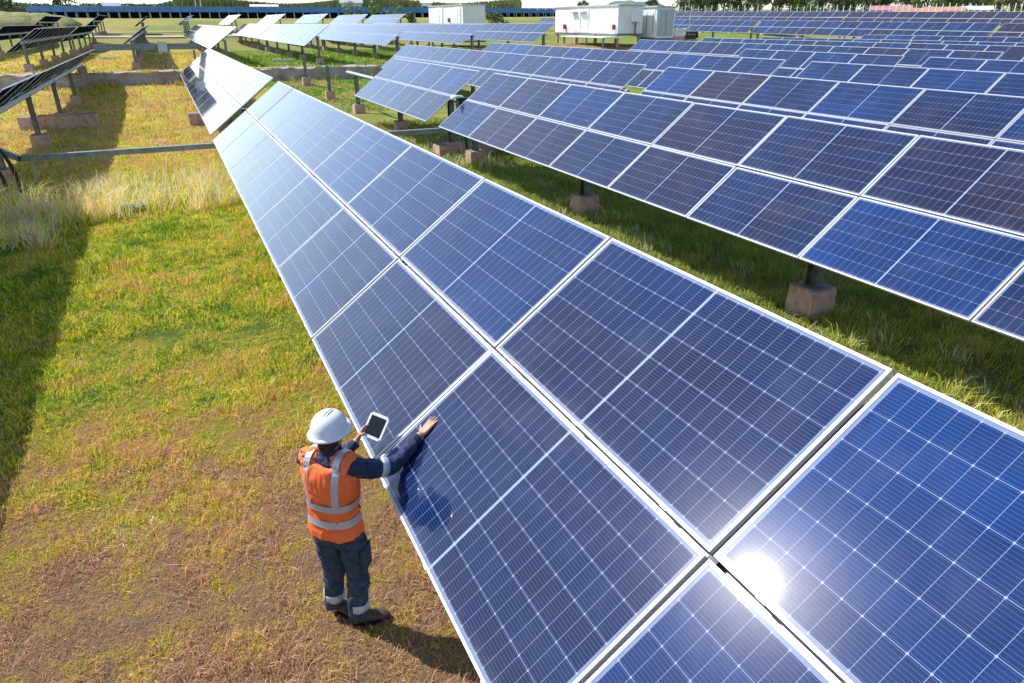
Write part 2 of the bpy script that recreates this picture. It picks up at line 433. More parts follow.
GRP1 = 'solar trackers in the near field before the ditch'
X0, DX = 1.7377, 6.1084
def RX(k): return X0+DX*k
T = 'double row of blue solar panels '
tracker(RX(0), -7.40, 12, 1.80, 'large tilted table of blue solar panels that the worker is touching', GRP1, .6412, 2, [-6.6, -.1, 6.4, 12.9, 19.4],
        tints={(1, 3): -.25, (0, 3): .10, (1, 4): .45, (0, 4): .50, (1, 5): .25, (0, 5): .62, (1, 6): .3, (0, 6): .5})
tracker(RX(0), 20.90, 12, 1.82, 'white glinting panel table continuing straight behind the one the worker touches', GRP1, .65, 2, [21.3, 27.6, 33.9, 40.7, 47.6])
tracker(RX(1), -7.54, 12, 1.82, 'long blue panel table just right of the touched one, over bare concrete footings', GRP1, .6649, 2, [-6.6, -.1, 6.66, 13.1, 19.45])
t = tracker(RX(1), 20.95, 4, 1.83, 'short panel table of four columns beside bare posts, torque tube sticking out', GRP1, .65, 2, [21.4, 27.0, 33.75], y_tube=(0, 5.2))
nm2 = ['second', 'third', 'fourth', 'fifth', 'sixth', 'seventh', 'eighth']
for k, (ye, yf, n2, za) in {2: (19.67, 20.85, 12, 1.86), 3: (19.48, 20.70, 12, 1.90), 4: (19.37, 20.45, 4, 1.93), 5: (19.3, 20.33, 12, 1.98), 6: (19.3, 20.35, 12, 2.05), 7: (19.3, 20.35, 12, 2.06), 8: (17.0, 17.9, 11, 2.24)}.items():
    det = 2 if k <= 2 else 1
    if k <= 5:
        tracker(RX(k), ye-27.36, 12, za, 'panel table in the %s row right of the touched one, nearer side of gap' % nm2[k-2], GRP1, .65, det)
    lab = 'panel table in the %s row right of the touched one, beyond the gap' % nm2[k-2]
    if k == 4: lab = 'short panel table of four columns in the fourth row right of the touched one'
    tracker(RX(k), yf, n2, za, lab, GRP1, .65, det)
tracker(RX(-1), -7.6, 12, 1.82, 'panel table left of the worker whose shadow darkens the lawn edge', GRP1, .65, 1)
tracker(RX(-1), 20.30, 13, 1.80, 'dark underside of a panel table at the left, standing on leaning looking steel posts', GRP1, .65, 2, [22.2, 29.0, 35.8, 42.6, 49.4])
# block 2, beyond the ditch bank
GRP2 = 'solar trackers beyond the ditch bank'
b2 = [(-13.4, 53.5, 2.98, 'dark backed panel table at the far left edge beyond the ditch'),
      (-7.45, 53.0, 2.92, 'long dark backed panel table on many posts beyond the ditch, left'),
      (-1.60, 52.5, 3.00, 'panel table seen nearly edge on beyond the ditch, above the conduit tray'),
      (3.92, 53.0, 2.97, 'white glinting panel table beyond the ditch, straight behind the touched row'),
      (10.00, 53.0, 3.08, 'white panel table beyond the ditch, first one right of the touched row'),
      (15.75, 53.0, 3.03, 'white panel table beyond the ditch, second one right of the touched row'),
      (21.60, 53.0, 3.07, 'pale panel table beyond the ditch with the small shed rising behind it'),
      (27.75, 53.0, 3.11, 'pale blue panel table beyond the ditch, next to the large white container')]
for x, y, za, lab in b2:
    tracker(x, y, 12, za, lab, GRP2, .62, 1)
    tracker(x+.1, y+28.3, 12, za+.02, 'farther table behind the ' + lab.replace('panel table ', 'one ').replace('long ', '').replace(', above the conduit tray', '').replace(' with the small shed rising behind it', ' by the small shed').replace(', straight behind the touched row', ', in the touched row').replace(', next to the large white container', ' by the large container').replace(', first one right of the touched row', ', first right of touched row').replace(', second one right of the touched row', ', second right of touched row'), GRP2, .62, 0)
b3 = [(-13.6, 3.98), (-7.4, 4.12), (-1.7, 4.0), (4.2, 4.08), (10.5, 4.2), (16.7, 4.28), (22.9, 4.34), (29., 4.3), (35., 4.35)]
words = ['leftmost', 'second from left', 'third from left', 'fourth from left', 'fifth from left', 'fourth from right', 'third from right', 'second from right', 'rightmost']
for (x, za), wd in zip(b3, words):
    tracker(x, 115.5, 9, za+.1, 'small distant panel table in the far block before the blue band, %s' % wd, 'solar trackers of the far block', .62, 0)
# big field at the right
G = 'solar trackers of the field at the upper right'
for i, (y, s_) in enumerate(((12.3, 0), (39.9, 0), (67.75, 0), (95.3, 0))):
    tracker(62.8, y, 12, 3.10+.0103*(y+13.7-40), ['panel table of the nearer far right line, off its near end', 'panel table of the nearer far right line, touching the picture edge', 'panel table of the nearer far right line, left of its end post gap', 'panel table of the nearer far right line, hidden behind the cabinets'][i], G, .62, 1 if i in (1, 2) else 0, slope=.0103)
for i, y in enumerate((13., 40.5, 68.0, 95.5)):
    tracker(77.5, y, 12, 4.02+.0115*(y+13.7-40), 'panel table of the farther far right line, %s of four counted leftwards' % ['first', 'second', 'third', 'fourth'][i], G, .62, 0, slope=.0115)

# bare posts beside the short table
for i, y in enumerate((40.1, 47.0)):
    e = empty('bare_post', (RX(1)+.09, y, terrain(8, y)))
    tag(e, ['bare steel post on a concrete block, nearer the short panel table', 'bare steel post on a concrete block, nearer the ditch bank'][i], 'post', 'bare posts without panels')
    add_post(e, e.location.x, y, 1.75, terrain(8, y))

# ------------------------------------------------------------------ ditch wall, tray, slabs
def rough_box(name, x0, x1, y0, y1, z0, z1, mat, cuts=(8, 2, 2), amp=.03, seed=0, parent=None):
    bm = bmesh.new(); nx = max(2, int((x1-x0)/.5)) if cuts[0] is None else cuts[0]
    bmesh.ops.create_grid(bm, x_segments=1, y_segments=1, size=1)
    bm.clear()
    vs = {}
    def vert(i, j, k, n):
        key = (i, j, k)
        if key not in vs:
            p = Vector((x0+(x1-x0)*i/n[0], y0+(y1-y0)*j/n[1], z0+(z1-z0)*k/n[2]))
            d = Vector((mnoise.noise(p*1.7+Vector((seed, 0, 0))), mnoise.noise(p*1.7+Vector((0, seed+9, 0))), mnoise.noise(p*1.7+Vector((0, 0, seed+5)))))
            vs[key] = bm.verts.new(p+d*amp)
        return vs[key]
    n = cuts
    for i in range(n[0]):
        for j in range(n[1]):
            bm.faces.new([vert(i,j,n[2],n), vert(i+1,j,n[2],n), vert(i+1,j+1,n[2],n), vert(i,j+1,n[2],n)])
            bm.faces.new([vert(i,j+1,0,n), vert(i+1,j+1,0,n), vert(i+1,j,0,n), vert(i,j,0,n)])
        for k in range(n[2]):
            bm.faces.new([vert(i,0,k,n), vert(i+1,0,k,n), vert(i+1,0,k+1,n), vert(i,0,k+1,n)])
            bm.faces.new([vert(i,n[1],k+1,n), vert(i+1,n[1],k+1,n), vert(i+1,n[1],k,n), vert(i,n[1],k,n)])
    for j in range(n[1]):
        for k in range(n[2]):
            bm.faces.new([vert(0,j,k+1,n), vert(0,j+1,k+1,n), vert(0,j+1,k,n), vert(0,j,k,n)])
            bm.faces.new([vert(n[0],j,k,n), vert(n[0],j+1,k,n), vert(n[0],j+1,k+1,n), vert(n[0],j,k+1,n)])
    me = bpy.data.meshes.new(name); bm.to_mesh(me); bm.free(); me.materials.append(mat)
    return link(name, me, parent)
def wall_mat():
    m = NT('stained_ditch_concrete'); g = m.n('ShaderNodeNewGeometry'); p = g.outputs['Position']
    a = m.noise(1.3, 8, .72, p); b = m.noise(9, 5, .7, p)
    c = m.ramp(a, [(.3, (.28, .20, .18)), (.45, (.42, .35, .32)), (.58, (.50, .46, .42)), (.72, (.24, .24, .14))])
    c = m.mix(m.mrange(b, .55, .7, 0, .6), c, (.08, .06, .05)); m.l(c, m.b.inputs['Base Color'])
    m.b.inputs['Roughness'].default_value = .95; m.bump(b, .7, .05); return m.mat
M['wall'] = wall_mat()
w = rough_box('ditch_wall', -28, 34, 48.78, 49.10, .3, 1.24, M['wall'], (260, 2, 5), .17)
tag(w, 'stained low concrete wall along the ditch bank across the field', 'wall')
for i, (x, y) in enumerate(((-6.6, 48.5), (-4.3, 48.4), (.55, 48.5), (8.9, 48.4), (12.1, 48.5))):
    b = MB(); b.tube([(0, 0, -.3), (.03, 0, 1.05)], .035, 8); b.box(-.05, .05, -.05, .05, .9, 1.08)
    o = b.build('stake', M['galv'], None, (x, y, terrain(x, y))); tag(o, 'thin grey stake in front of the ditch wall, ' + ['far left', 'under the dark table end', 'below the edge on table', 'nearest the bare posts', 'right of the bare posts'][i], 'stake', 'stakes along the ditch wall')

# cable tray across the row gap
e = empty('cable_tray', (0, 20.4, 0)); tag(e, 'grey blue steel cable tray crossing the grass in the gap between tables', 'cable tray')
def tray_piece(x0, x1, z0a, z0b, y=20.45, wd=.16, h=.13):
    b = MB(); d = Vector((x1-x0, 0, z0b-z0a)); L = d.length
    Mx = Matrix.Translation((x0, y-20.4, z0a)) @ d.to_track_quat('X', 'Z').to_matrix().to_4x4()
    b.box(0, L, -wd/2, wd/2, h-.012, h, 0, Mx); b.box(0, L, -wd/2, -wd/2+.012, 0, h-.012, 0, Mx); b.box(0, L, wd/2-.012, wd/2, 0, h-.012, 0, Mx)
    b.box(0, L, -wd/2-.02, -wd/2, h-.03, h+.006, 0, Mx); b.box(0, L, -wd/2+.012, wd/2-.012, 0.002, .012, 0, Mx)
    return b.build('tray_section', M['steel_blue'], e)
tray_piece(-3.55, 9.2, .83, .86); tray_piece(-4.3, -3.552, 1.28, .83); tray_piece(9.202, 40, .86, .9)
for x in (-3.3, 3.0, 9.0, 15.1, 21.2):
    b = MB(); b.tube([(x, .05, 0), (x, .05, .84)], .03, 8); b.build('support_leg', M['galv'], e)
# cables hanging at the left end post
for i, pts in enumerate(([(-4.05, 20.2, 1.40), (-3.85, 20.0, 1.26), (-3.75, 20.0, 1.11), (-3.68, 20.0, .86), (-3.62, 20.0, .52), (-3.60, 20., .05), (-3.6, 20., -.1)], [(-4.1, 19.8, 1.2), (-3.92, 19.6, .90), (-3.83, 19.6, .66), (-3.80, 19.6, .40), (-3.82, 19.6, .05), (-3.82, 19.6, -.1)])):
    b = MB(); P = []
    for j in range(len(pts)-1):
        a, c = Vector(pts[j]), Vector(pts[j+1])
        for s in range(5): P.append(a.lerp(c, s/5))
    P.append(Vector(pts[-1])); P = [P[0]]+[(P[j-1]+P[j]*2+P[j+1])/4 for j in range(1, len(P)-1)]+[P[-1]]
    b.tube(P, .045, 8); o = b.build('cable', M['black'], None, smooth_=True)
    tag(o, ['thick black cable curving from the tray end into the grass', 'thick black cable at the picture edge, dropping beside the first post'][i], 'cable', 'black cables at the left tray end')
# concrete slabs
for i, (x, y, a, b_, h) in enumerate(((-4.2, 34.2, 1.35, .3, .5), (9.3, 21.4, 1.9, .32, .34), (1.02, 32.6, .45, .3, .5))):
    o = rough_box('concrete_slab', -a, a, -b_, b_, -.3, h, M['concrete'], (10, 3, 3), .035, i*3.)
    o.location = (x, y, terrain(x, y)); tag(o, ['long concrete plinth lying under the dark left table', 'long concrete slab on the ground beside the second row gap', 'concrete block poking out under the glinting table edge'][i], 'concrete slab')
# black controller boxes at tube ends in gaps
for i, (k, y, zz) in enumerate(((1, 20.4, 1.62), (0, 20.4, 1.6))):
    b = MB(); b.box(-.16, .16, -.14, .14, -.22, .16); b.box(-.19, .19, -.1, .1, .16, .2); b.tube([(0, 0, -.2), (.05, -.05, -1.0), (.1, -.1, -1.7)], .04, 8); b.box(-.1, .1, -.18, -.14, -.15, .1)
    o = b.build('drive_motor', M['black'], None, (RX(k)+.1, y, zz)); tag(o, 'black tracker drive motor in the gap of the ' + ['row right of the touched one', 'touched row'][i], 'motor', 'tracker drive motors')
    b = MB(); b.tube([(-.32, -.3, .0), (-.15, -.1, .05), (.1, .1, .02), (.3, .3, -.04)], [(.02, .02), (.12, .05), (.14, .04), (.05, .02)], 10)
    if i == 0:
        o = b.build('cloth', M['white'], None, (RX(k)-.1, y-.15, zz+.22), smooth_=True); tag(o, 'white cloth wrapped over the drive motor in the row gap', 'cloth')
# conduit with box past the ditch
e2 = empty('conduit_run', (-1, 52.0, 1.2)); tag(e2, 'dark conduit run with a small grey box between the tables past the ditch', 'conduit')
b = MB(); b.box(-2.6, 3.3, -.12, .12, 1.15, 1.5); b.build('conduit', M['steel_dark'], e2)
b = MB(); b.box(.92, 1.45, -.22, -.125, 1.0, 1.62); b.build('junction_box', M['grey_paint'], e2)
b = MB(); b.box(1.1, 1.25, -.1, .05, -.1, 1.1); b.build('support_leg', M['steel_dark'], e2)
b = MB(); b.box(2.9, 3.02, -.1, .05, -.1, 1.1); b.build('support_leg', M['steel_dark'], e2)
# white plastic bag in the grass, plank beyond the ditch
bm = bmesh.new(); bmesh.ops.create_icosphere(bm, subdivisions=4, radius=1)
for v in bm.verts:
    v.co = Vector((v.co.x*.28, v.co.y*.13, max(-.02, v.co.z*.05)))+v.normal*.05*mnoise.noise(v.co*3.1)
me = bpy.data.meshes.new('plastic_sheet'); bm.to_mesh(me); bm.free(); me.materials.append(M['grey_paint'])
o = link('plastic_sheet', me, None, (-1.18, 17.6, .12)); tag(o, 'crumpled white plastic sheet lying in the long dry grass', 'plastic sheet')
for i, (x, y) in enumerate(((8.2, 58.), (-3.8, 68.), (19., 50.8))):
    b = MB(); b.box(-.75, .75, -.12, .12, 0, .12); b.box(-.6, -.4, -.2, .2, .12, .16)
    o = b.build('plank', M['frame'], None, (x, y, terrain(x, y)+.05), (0, 0, .25*i)); tag(o, 'pale plank lying on the grass past the ditch, ' + ['right of the glinting table', 'left of the edge on table', 'below the second white table'][i], 'plank', 'pale planks past the ditch')

# ------------------------------------------------------------------ container cabinets
def corrugate(b, x0, x1, y0, y1, z0, z1, m, step=.28, dep=.03):
    """box with vertical ribs on all four sides"""
    b.box(x0, x1, y0, y1, z0, z1, m)
    y = y0+.15
    while y < y1-.15: b.box(x0-dep, x0, y, y+step*.45, z0+.12, z1-.12, m); b.box(x1, x1+dep, y, y+step*.45, z0+.12, z1-.12, m); y += step
    x = x0+.15
    while x < x1-.15: b.box(x, x+step*.45, y0-dep, y0, z0+.12, z1-.12, m); b.box(x, x+step*.45, y1, y1+dep, z0+.12, z1-.12, m); x += step
def container(name, x0, x1, y0, y1, z0, z1, label, legs=True, ribs=True, doors=((.35, .65),)):
    g = terrain((x0+x1)/2, (y0+y1)/2); e = empty(name, ((x0+x1)/2, (y0+y1)/2, g)); tag(e, label, 'container' if 'container' in name else 'cabinet')
    cx, cy = e.location.x, e.location.y
    b = MB(); corrugate(b, x0-cx, x1-cx, y0-cy, y1-cy, z0-g, z1-g, 0, .55 if y1-y0 > 5 else .3, .012); b.build('shell', M['white'], e)
    b = MB(); b.box(x0-cx-.12, x1-cx+.12, y0-cy-.12, y1-cy+.12, z1-g+.003, z1-g+.09); b.box(x0-cx+.3, x1-cx-.3, y0-cy+.3, y1-cy-.3, z1-g+.09, z1-g+.13); b.build('roof', M['grey_paint'], e)
    b = MB(); b.box(x0-cx-.03, x1-cx+.03, y0-cy-.03, y1-cy+.03, z0-g-.16, z0-g-.003); b.build('base_frame', M['steel_dark'], e)
    for (a, c) in doors:
        ya, yb = y0+(y1-y0)*a-cy, y0+(y1-y0)*c-cy; ym = (ya+yb)/2
        for (p, r_) in ((ya, ym-.01), (ym+.01, yb)):
            b = MB(); b.box(x0-cx-.05, x0-cx-.014, p, r_, z0-g+.1, z1-g-.15); d = b.build('door', M['white'], e)
            b = MB(); b.box(x0-cx-.075, x0-cx-.052, p+.12, p+.16, z0-g+.3, z1-g-.4); b.build('handle', M['steel_dark'], d)
    if legs:
        for px in (x0+.15, x1-.15):
            for k in range(4):
                py = y0+.2+(y1-y0-.4)*k/3; gg = terrain(px, py)
                b = MB(); b.box(px-cx-.09, px-cx+.09, py-cy-.09, py-cy+.09, gg-g-.2, z0-g-.16); b.build('leg', M['concrete'], e)
    return e
c1 = container('container', 33.9, 36.3, 52.0, 62.6, 3.02, 5.06, 'long white equipment container on short legs with red fire boxes', doors=((.42, .66),))
def onc(c, name, mat, x0, x1, y0, y1, z0, z1):
    b = MB(); l = c.location; b.box(x0-l.x, x1-l.x, y0-l.y, y1-l.y, z0-l.z, z1-l.z); return b.build(name, mat, c)
onc(c1, 'fire_box', M['red'], 33.66, 33.86, 52.3, 52.5, 3.3, 3.7); onc(c1, 'fire_box', M['red'], 33.66, 33.86, 60.5, 60.7, 3.3, 3.7)
onc(c1, 'vent_hood', M['grey_paint'], 33.5, 33.86, 56.9, 57.9, 4.62, 4.72); onc(c1, 'vent_hood', M['grey_paint'], 33.5, 33.86, 58.4, 59.4, 4.62, 4.72)
onc(c1, 'air_unit', M['white'], 35.1, 35.9, 51.5, 51.96, 3.9, 4.55); onc(c1, 'air_unit_bracket', M['steel_dark'], 35.4, 35.5, 51.7, 51.8, 2.9, 3.9)
onc(c1, 'access_deck', M['white'], 32.1, 33.86, 51.2, 58.2, 2.72, 2.80)
for yy in (51.4, 54, 57.8): onc(c1, 'deck_leg', M['steel_dark'], 32.2, 32.3, yy, yy+.1, 1.9, 2.72)
c2 = container('switch_cabinet', 36.95, 38.75, 51.0, 53.3, 2.68, 4.95, 'tall white switch cabinet standing against the end of the long container', legs=False, doors=((.1, .9),))
onc(c2, 'plinth', M['concrete'], 36.9, 38.8, 50.9, 53.4, 1.2, 2.52); onc(c2, 'side_door', M['grey_paint'], 37.1, 37.82, 50.93, 50.98, 2.85, 4.8); onc(c2, 'side_door', M['grey_paint'], 37.88, 38.6, 50.93, 50.98, 2.85, 4.8)
c3 = container('container', 32.3, 35.1, 82.0, 94.0, 1.9, 5.68, 'smaller looking white container far behind the pale panel tables', legs=False, doors=((.05, .2), (.55, .75)))
onc(c3, 'fire_box', M['red'], 32.05, 32.26, 86.2, 86.45, 3.9, 4.35)
for i, (x, y, s) in enumerate(((40.1, 52.2, 1.), (41.3, 52.0, .8))):
    b = MB(); b.box(-.5*s, .5*s, -.3, .3, 0, .35); b.box(-.45*s, .35*s, -.32, .25, .38, .62); b.tube([(.5*s, 0, .5), (.8*s, 0, .55), (.95*s, 0, .1)], .12, 8)
    o = b.build('equipment_case', M['white'] if i == 0 else M['black'], None, (x, y, terrain(x, y)+1.0)); tag(o, ['white equipment case stacked beside the switch cabinet', 'black equipment case at the right of the switch cabinet'][i], 'case')
    b = MB(); b.box(-.55, .55, -.35, .35, -1.3, 0); o2 = b.build('stand', M['concrete'], o)

# ------------------------------------------------------------------ far panel racks (blue bands)
M['blue'] = simple('far_panel_blue', (.022, .075, .16), .8, .0, var=.12, scale=.3, spec=.05)
def far_rack(xa, ya, xb, yb, zb, zt, label, n):
    d = Vector((xb-xa, yb-ya, 0)); L = d.length; ang = math.atan2(d.y, d.x)
    e = empty('panel_rack', (xa, ya, terrain(xa, ya)), ang); tag(e, label, 'panel rack', 'long panel racks at the back of the park'); g = e.location.z
    b = MB(); N = int(L/2.3)
    for i in range(N):
        x = i*L/N
        b.face([(x+.03,0,zb-g),(x+L/N-.03,0,zb-g),(x+L/N-.03,2.4,zt-g),(x+.03,2.4,zt-g)], 0)
        b.box(x, x+L/N, 2.4, 2.45, zt-g-.06, zt-g)
    b.box(0, L, -.05, -.003, zb-g-.06, zb-g+.02)
    b.build('panel_surface', M['blue'], e)
    b = MB(); b.box(0, L, 2.7, 2.8, zb-g-1.25, zt-g-.5); b.build('shade_backing', M['back'], e)  # added dark sheet standing in for shadow and further rows beneath the rack
    for i in range(n):
        x = (i+.5)*L/n
        p = MB(); gg = 0
        p.box(x-.1, x+.1, .4, .6, -3.5, zb-g+.1); p.box(x-.08, x+.08, 2.0, 2.15, -3.5, zt-g-.2); p.build('post', M['grey_paint'], e)
far_rack(-24, 188, 98, 176, 6.05, 7.25, 'long blue band of panels across the back of the park, left of container', 60)
far_rack(118, 172, 190, 118, 5.75, 6.5, 'dark blue band of panels behind the upper right field', 36)

# ------------------------------------------------------------------ vegetation
M['leaf'] = simple('tree_leaves', (.055, .10, .025), .7, var=.4, scale=.6, coord='Object', col2=(.025, .055, .015))
M['leaf2'] = simple('bright_leaves', (.16, .26, .03), .6, var=.3, scale=1.2, col2=(.07, .13, .02))
M['leafb'] = simple('yellowing_leaves', (.17, .17, .05), .7, var=.3, scale=.5, col2=(.08, .10, .03))
M['bark'] = simple('bark', (.12, .09, .07), .9, var=.3, scale=4)
def crown_mesh(name, mat, seed, h, w, n=2600, leaf=.55, blobs=14):
    r = np.random.default_rng(seed); c = []
    for i in range(blobs):
        a = r.uniform(0, 6.28); rad = w*.36*math.sqrt(r.random()); z = h*r.uniform(.28, .92)
        k = 1-.55*abs(z/h-.55)/.45
        c.append((rad*math.cos(a)*k*1.4, rad*math.sin(a)*k*1.4, z, w*r.uniform(.13, .24)))
    c = np.array(c); idx = r.integers(0, blobs, n); d = r.normal(size=(n, 3)); d /= np.linalg.norm(d, axis=1)[:, None]
    P = c[idx, :3]+d*(c[idx, 3]*r.uniform(.55, 1.08, n))[:, None]*np.array([1, 1, .8])
    a = r.normal(size=(n, 3)); a /= np.linalg.norm(a, axis=1)[:, None]; b = np.cross(a, d); b /= np.linalg.norm(b, axis=1)[:, None]+1e-6
    s = leaf*r.uniform(.5, 1.2, n)[:, None]
    V = np.stack([P-a*s*.5, P+b*s*.3, P+a*s*.5, P-b*s*.3], 1).reshape(-1, 3)
    me = bpy.data.meshes.new(name); me.from_pydata(V.tolist(), [], np.arange(n*4).reshape(-1, 4).tolist()); me.materials.append(mat); return me
def trunk_mesh(seed, h):
    r = random.Random(seed); b = MB(); P = [Vector((0, 0, -1))]
    for i in range(5): P.append(Vector((r.uniform(-.2, .2)*i*.4, r.uniform(-.2, .2)*i*.4, h*.13*(i+1))))
    b.tube(P, [.34, .3, .27, .23, .19, .13], 8)
    for i in range(5):
        a = r.uniform(0, 6.28); q = P[2+i % 3]; b.tube([q, q+Vector((math.cos(a)*h*.12, math.sin(a)*h*.12, h*.14)), q+Vector((math.cos(a)*h*.22, math.sin(a)*h*.22, h*.3))], [.14, .09, .04], 6)
    return b.mesh('trunk', M['bark'])
CR = [crown_mesh('crown', M['leaf'], 1, 9, 8), crown_mesh('crown', M['leaf'], 2, 7.5, 9), crown_mesh('crown', M['leafb'], 3, 8, 7.5), crown_mesh('crown', M['leaf2'], 4, 7, 8)]
TK = [trunk_mesh(i, h) for i, h in enumerate((9, 7.5, 8, 7))]
def tree(x, y, kind, s, label, group=None, dz=0):
    e = empty('tree', (x, y, terrain(x, y)+dz), random.uniform(0, 6)); tag(e, label, 'tree', group)
    for me, nm in ((CR[kind], 'crown'), (TK[kind], 'trunk')):
        o = link(nm, me, e); o.scale = (s, s, s*random.uniform(.9, 1.1))
def at_px(px, dist):
    d = fw+rt*((px-512)/F)+up*(341.5-12)/F; d.z = 0; d.normalize(); return d.x*dist, d.y*dist
kinds = ['dark broad tree', 'dark spreading tree', 'yellowing loose tree', 'bright bushy tree']
TG = 'trees beyond the upper right field'
px = 690; i = 0
tw = ['behind the far end post', 'above the switch cabinet side', 'in the tree line', 'near the pink roof', 'near the orange roofs', 'near the white roof', 'at the picture corner']
while px < 1060:
    kd = random.choice([0, 1, 0, 2, 1, 3]) if px > 760 else random.choice([0, 1])
    x, y = at_px(px, random.uniform(236, 275))
    place = 'left of the pink roof' if px < 870 else 'behind the coloured roofs' if px < 985 else 'near the picture corner'
    num = ['first', 'second', 'third', 'fourth', 'fifth', 'sixth', 'seventh', 'eighth', 'ninth', 'tenth', 'eleventh', 'twelfth', 'thirteenth', 'fourteenth', 'fifteenth', 'sixteenth', 'seventeenth', 'eighteenth', 'nineteenth', 'twentieth']
    tree(x, y, kd, random.uniform(.9, 1.3), '%s %s, %s in the tree line from left' % (kinds[kd], place, num[i % 20]), TG, -1.6)
    px += random.uniform(13, 20); i += 1
for px, d, kd, s, lab in ((68, 320, 0, 1.1, 'dark conical tree standing against the sky above the left bund'), (4, 300, 1, .8, 'dark spreading tree at the top left corner'), (27, 300, 1, .34, 'small dark bush on the left skyline'), (583, 330, 0, .65, 'slim dark tree rising behind the container roof'), (610, 360, 0, .5, 'faint small tree over the container roof, left of the cabinet'), (652, 330, 0, .75, 'dark tree rising right behind the switch cabinet roof')):
    x, y = at_px(px, d); tree(x, y, kd, s, lab)
# bright bushes before the blue band
def bush(x, y, w, h, mat, label, seed):
    me = crown_mesh('foliage', mat, seed, h, w, 900, .35, 9); e = empty('bush', (x, y, terrain(x, y)-.2)); tag(e, label, 'bush', 'bushes before the blue band'); link('foliage', me, e)
    b = MB(); b.tube([(0, 0, -.1), (.1, 0, h*.4)], [.08, .03], 6); b.build('stem', M['bark'], e)
for i, (px, d, w, h, lab) in enumerate(((352, 160, 3.8, 5.0, 'bright green bush before the blue band, leftmost of three'), (374, 160, 4.4, 5.3, 'bright green bush before the blue band, middle of three'), (394, 160, 4.0, 5.0, 'bright green bush before the blue band, rightmost of three'), (412, 128, 3.2, 3.4, 'olive bush between the last white table and the small container'), (496, 120, 4, 3.2, 'low green bush right of the small container'))):
    x, y = at_px(px, d); bush(x, y, w, h, M['leaf2'] if i < 3 else M['leafb'], lab, 30+i)
# tall crop field (uncountable) behind the band
def crop_field():
    n = 26000; r = np.random.default_rng(5)
    pxs = r.uniform(176, 520, n); ds = r.uniform(262, 300, n)
    d0 = [fw+rt*((p-512)/F)+up*(341.5-8)/F for p in pxs]
    V = []; Fc = []
    for i, (d, s) in enumerate(zip(d0, ds)):
        d.z = 0; d.normalize(); x, y = d.x*s, d.y*s; z = terrain(x, y); h = r.uniform(3.0, 5.0)+.9*math.sin(x*.11); a = r.uniform(0, 3.14); w_ = .32
        dx, dy = math.cos(a)*w_, math.sin(a)*w_; lx, ly = r.uniform(-.9, .9, 2)
        k = len(V); V += [(x-dx, y-dy, z-.5), (x+dx, y+dy, z-.5), (x+dx*.7+lx*.5, y+dy*.7+ly*.5, z+h*.7), (x+lx, y+ly, z+h), (x-dx*.7+lx*.5, y-dy*.7+ly*.5, z+h*.7)]; Fc.append((k, k+1, k+2, k+3, k+4))
    me = bpy.data.meshes.new('tall_crop'); me.from_pydata(V, [], Fc); me.materials.append(M['crop']); o = link('tall_crop', me)
    tag(o, 'yellow green tall crop growing beyond the blue band of panels', 'crop', kind='stuff')
M['crop'] = simple('sugar_cane_leaves', (.27, .30, .09), .7, var=.3, scale=.35, col2=(.13, .16, .05))
crop_field()
def far_wood():
    r = np.random.default_rng(9); n = 9000; V = []; Fc = []
    for i in range(n):
        x, y = at_px(r.uniform(-40, 185), 520+r.uniform(0, 60)); z = terrain(x, y)
        top = 3.2+2.6*(mnoise.noise(Vector((x*.03, 1, 0)))+.5)+1.3*mnoise.noise(Vector((x*.13, 2, 0))); p = Vector((x, y, z+r.uniform(-.5, max(.6, top))))
        a = Vector(r.normal(size=3)).normalized()*1.1; b = Vector(r.normal(size=3)).normalized()*.9; k = len(V); V += [p-a, p+b, p+a, p-b]; Fc.append((k, k+1, k+2, k+3))
    me = bpy.data.meshes.new('far_wood'); me.from_pydata(V, [], Fc); me.materials.append(M['bluehill2']); tag(link('far_wood', me), 'hazy green line of woods on the left skyline', 'woods', kind='stuff')
M['bluehill2'] = simple('hazy_far_leaves', (.13, .20, .12), .9, var=.2, scale=.02)
far_wood()

# left bund
def hill(name, px, d, a, b_, h, mat, kind='structure'):
    x, y = at_px(px, d); bm = bmesh.new(); bmesh.ops.create_grid(bm, x_segments=60, y_segments=30, size=1)
    for v in bm.verts:
        k = (max(0, 1-v.co.x**4)*max(0, 1-v.co.y**2)); c = v.co.copy()
        v.co = Vector((c.x*a, c.y*b_, h*k**.6*(1+.25*mnoise.noise(Vector((c.x*4, c.y*3, 1))))-.6))
    me = bpy.data.meshes.new(name); bm.to_mesh(me); bm.free(); me.materials.append(mat); me.polygons.foreach_set('use_smooth', [True]*len(me.polygons))
    o = link(name, me, None, (x, y, terrain(x, y)), (0, 0, -.25)); tag(o, kind=kind); return o
def bund_mat():
    m = NT('earth_bund'); g = m.n('ShaderNodeNewGeometry'); p = g.outputs['Position']
    c = m.ramp(m.noise(.35, 7, .7, p), [(.35, (.08, .15, .03)), (.5, (.20, .22, .07)), (.6, (.36, .25, .14)), (.75, (.14, .15, .08))]); m.l(c, m.b.inputs['Base Color']); m.b.inputs['Roughness'].default_value = .95
    m.bump(m.noise(1.5, 5, .7, p), .8, .4); return m.mat
M['bund'] = bund_mat()
hill('earth_bund', 8, 165, 11, 6, 2.6, M['bund'])
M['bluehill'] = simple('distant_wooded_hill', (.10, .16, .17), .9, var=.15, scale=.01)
x_, y_ = at_px(632, 900)
hill('distant_hill', 632, 900, 30, 60, 11, M['bluehill'])

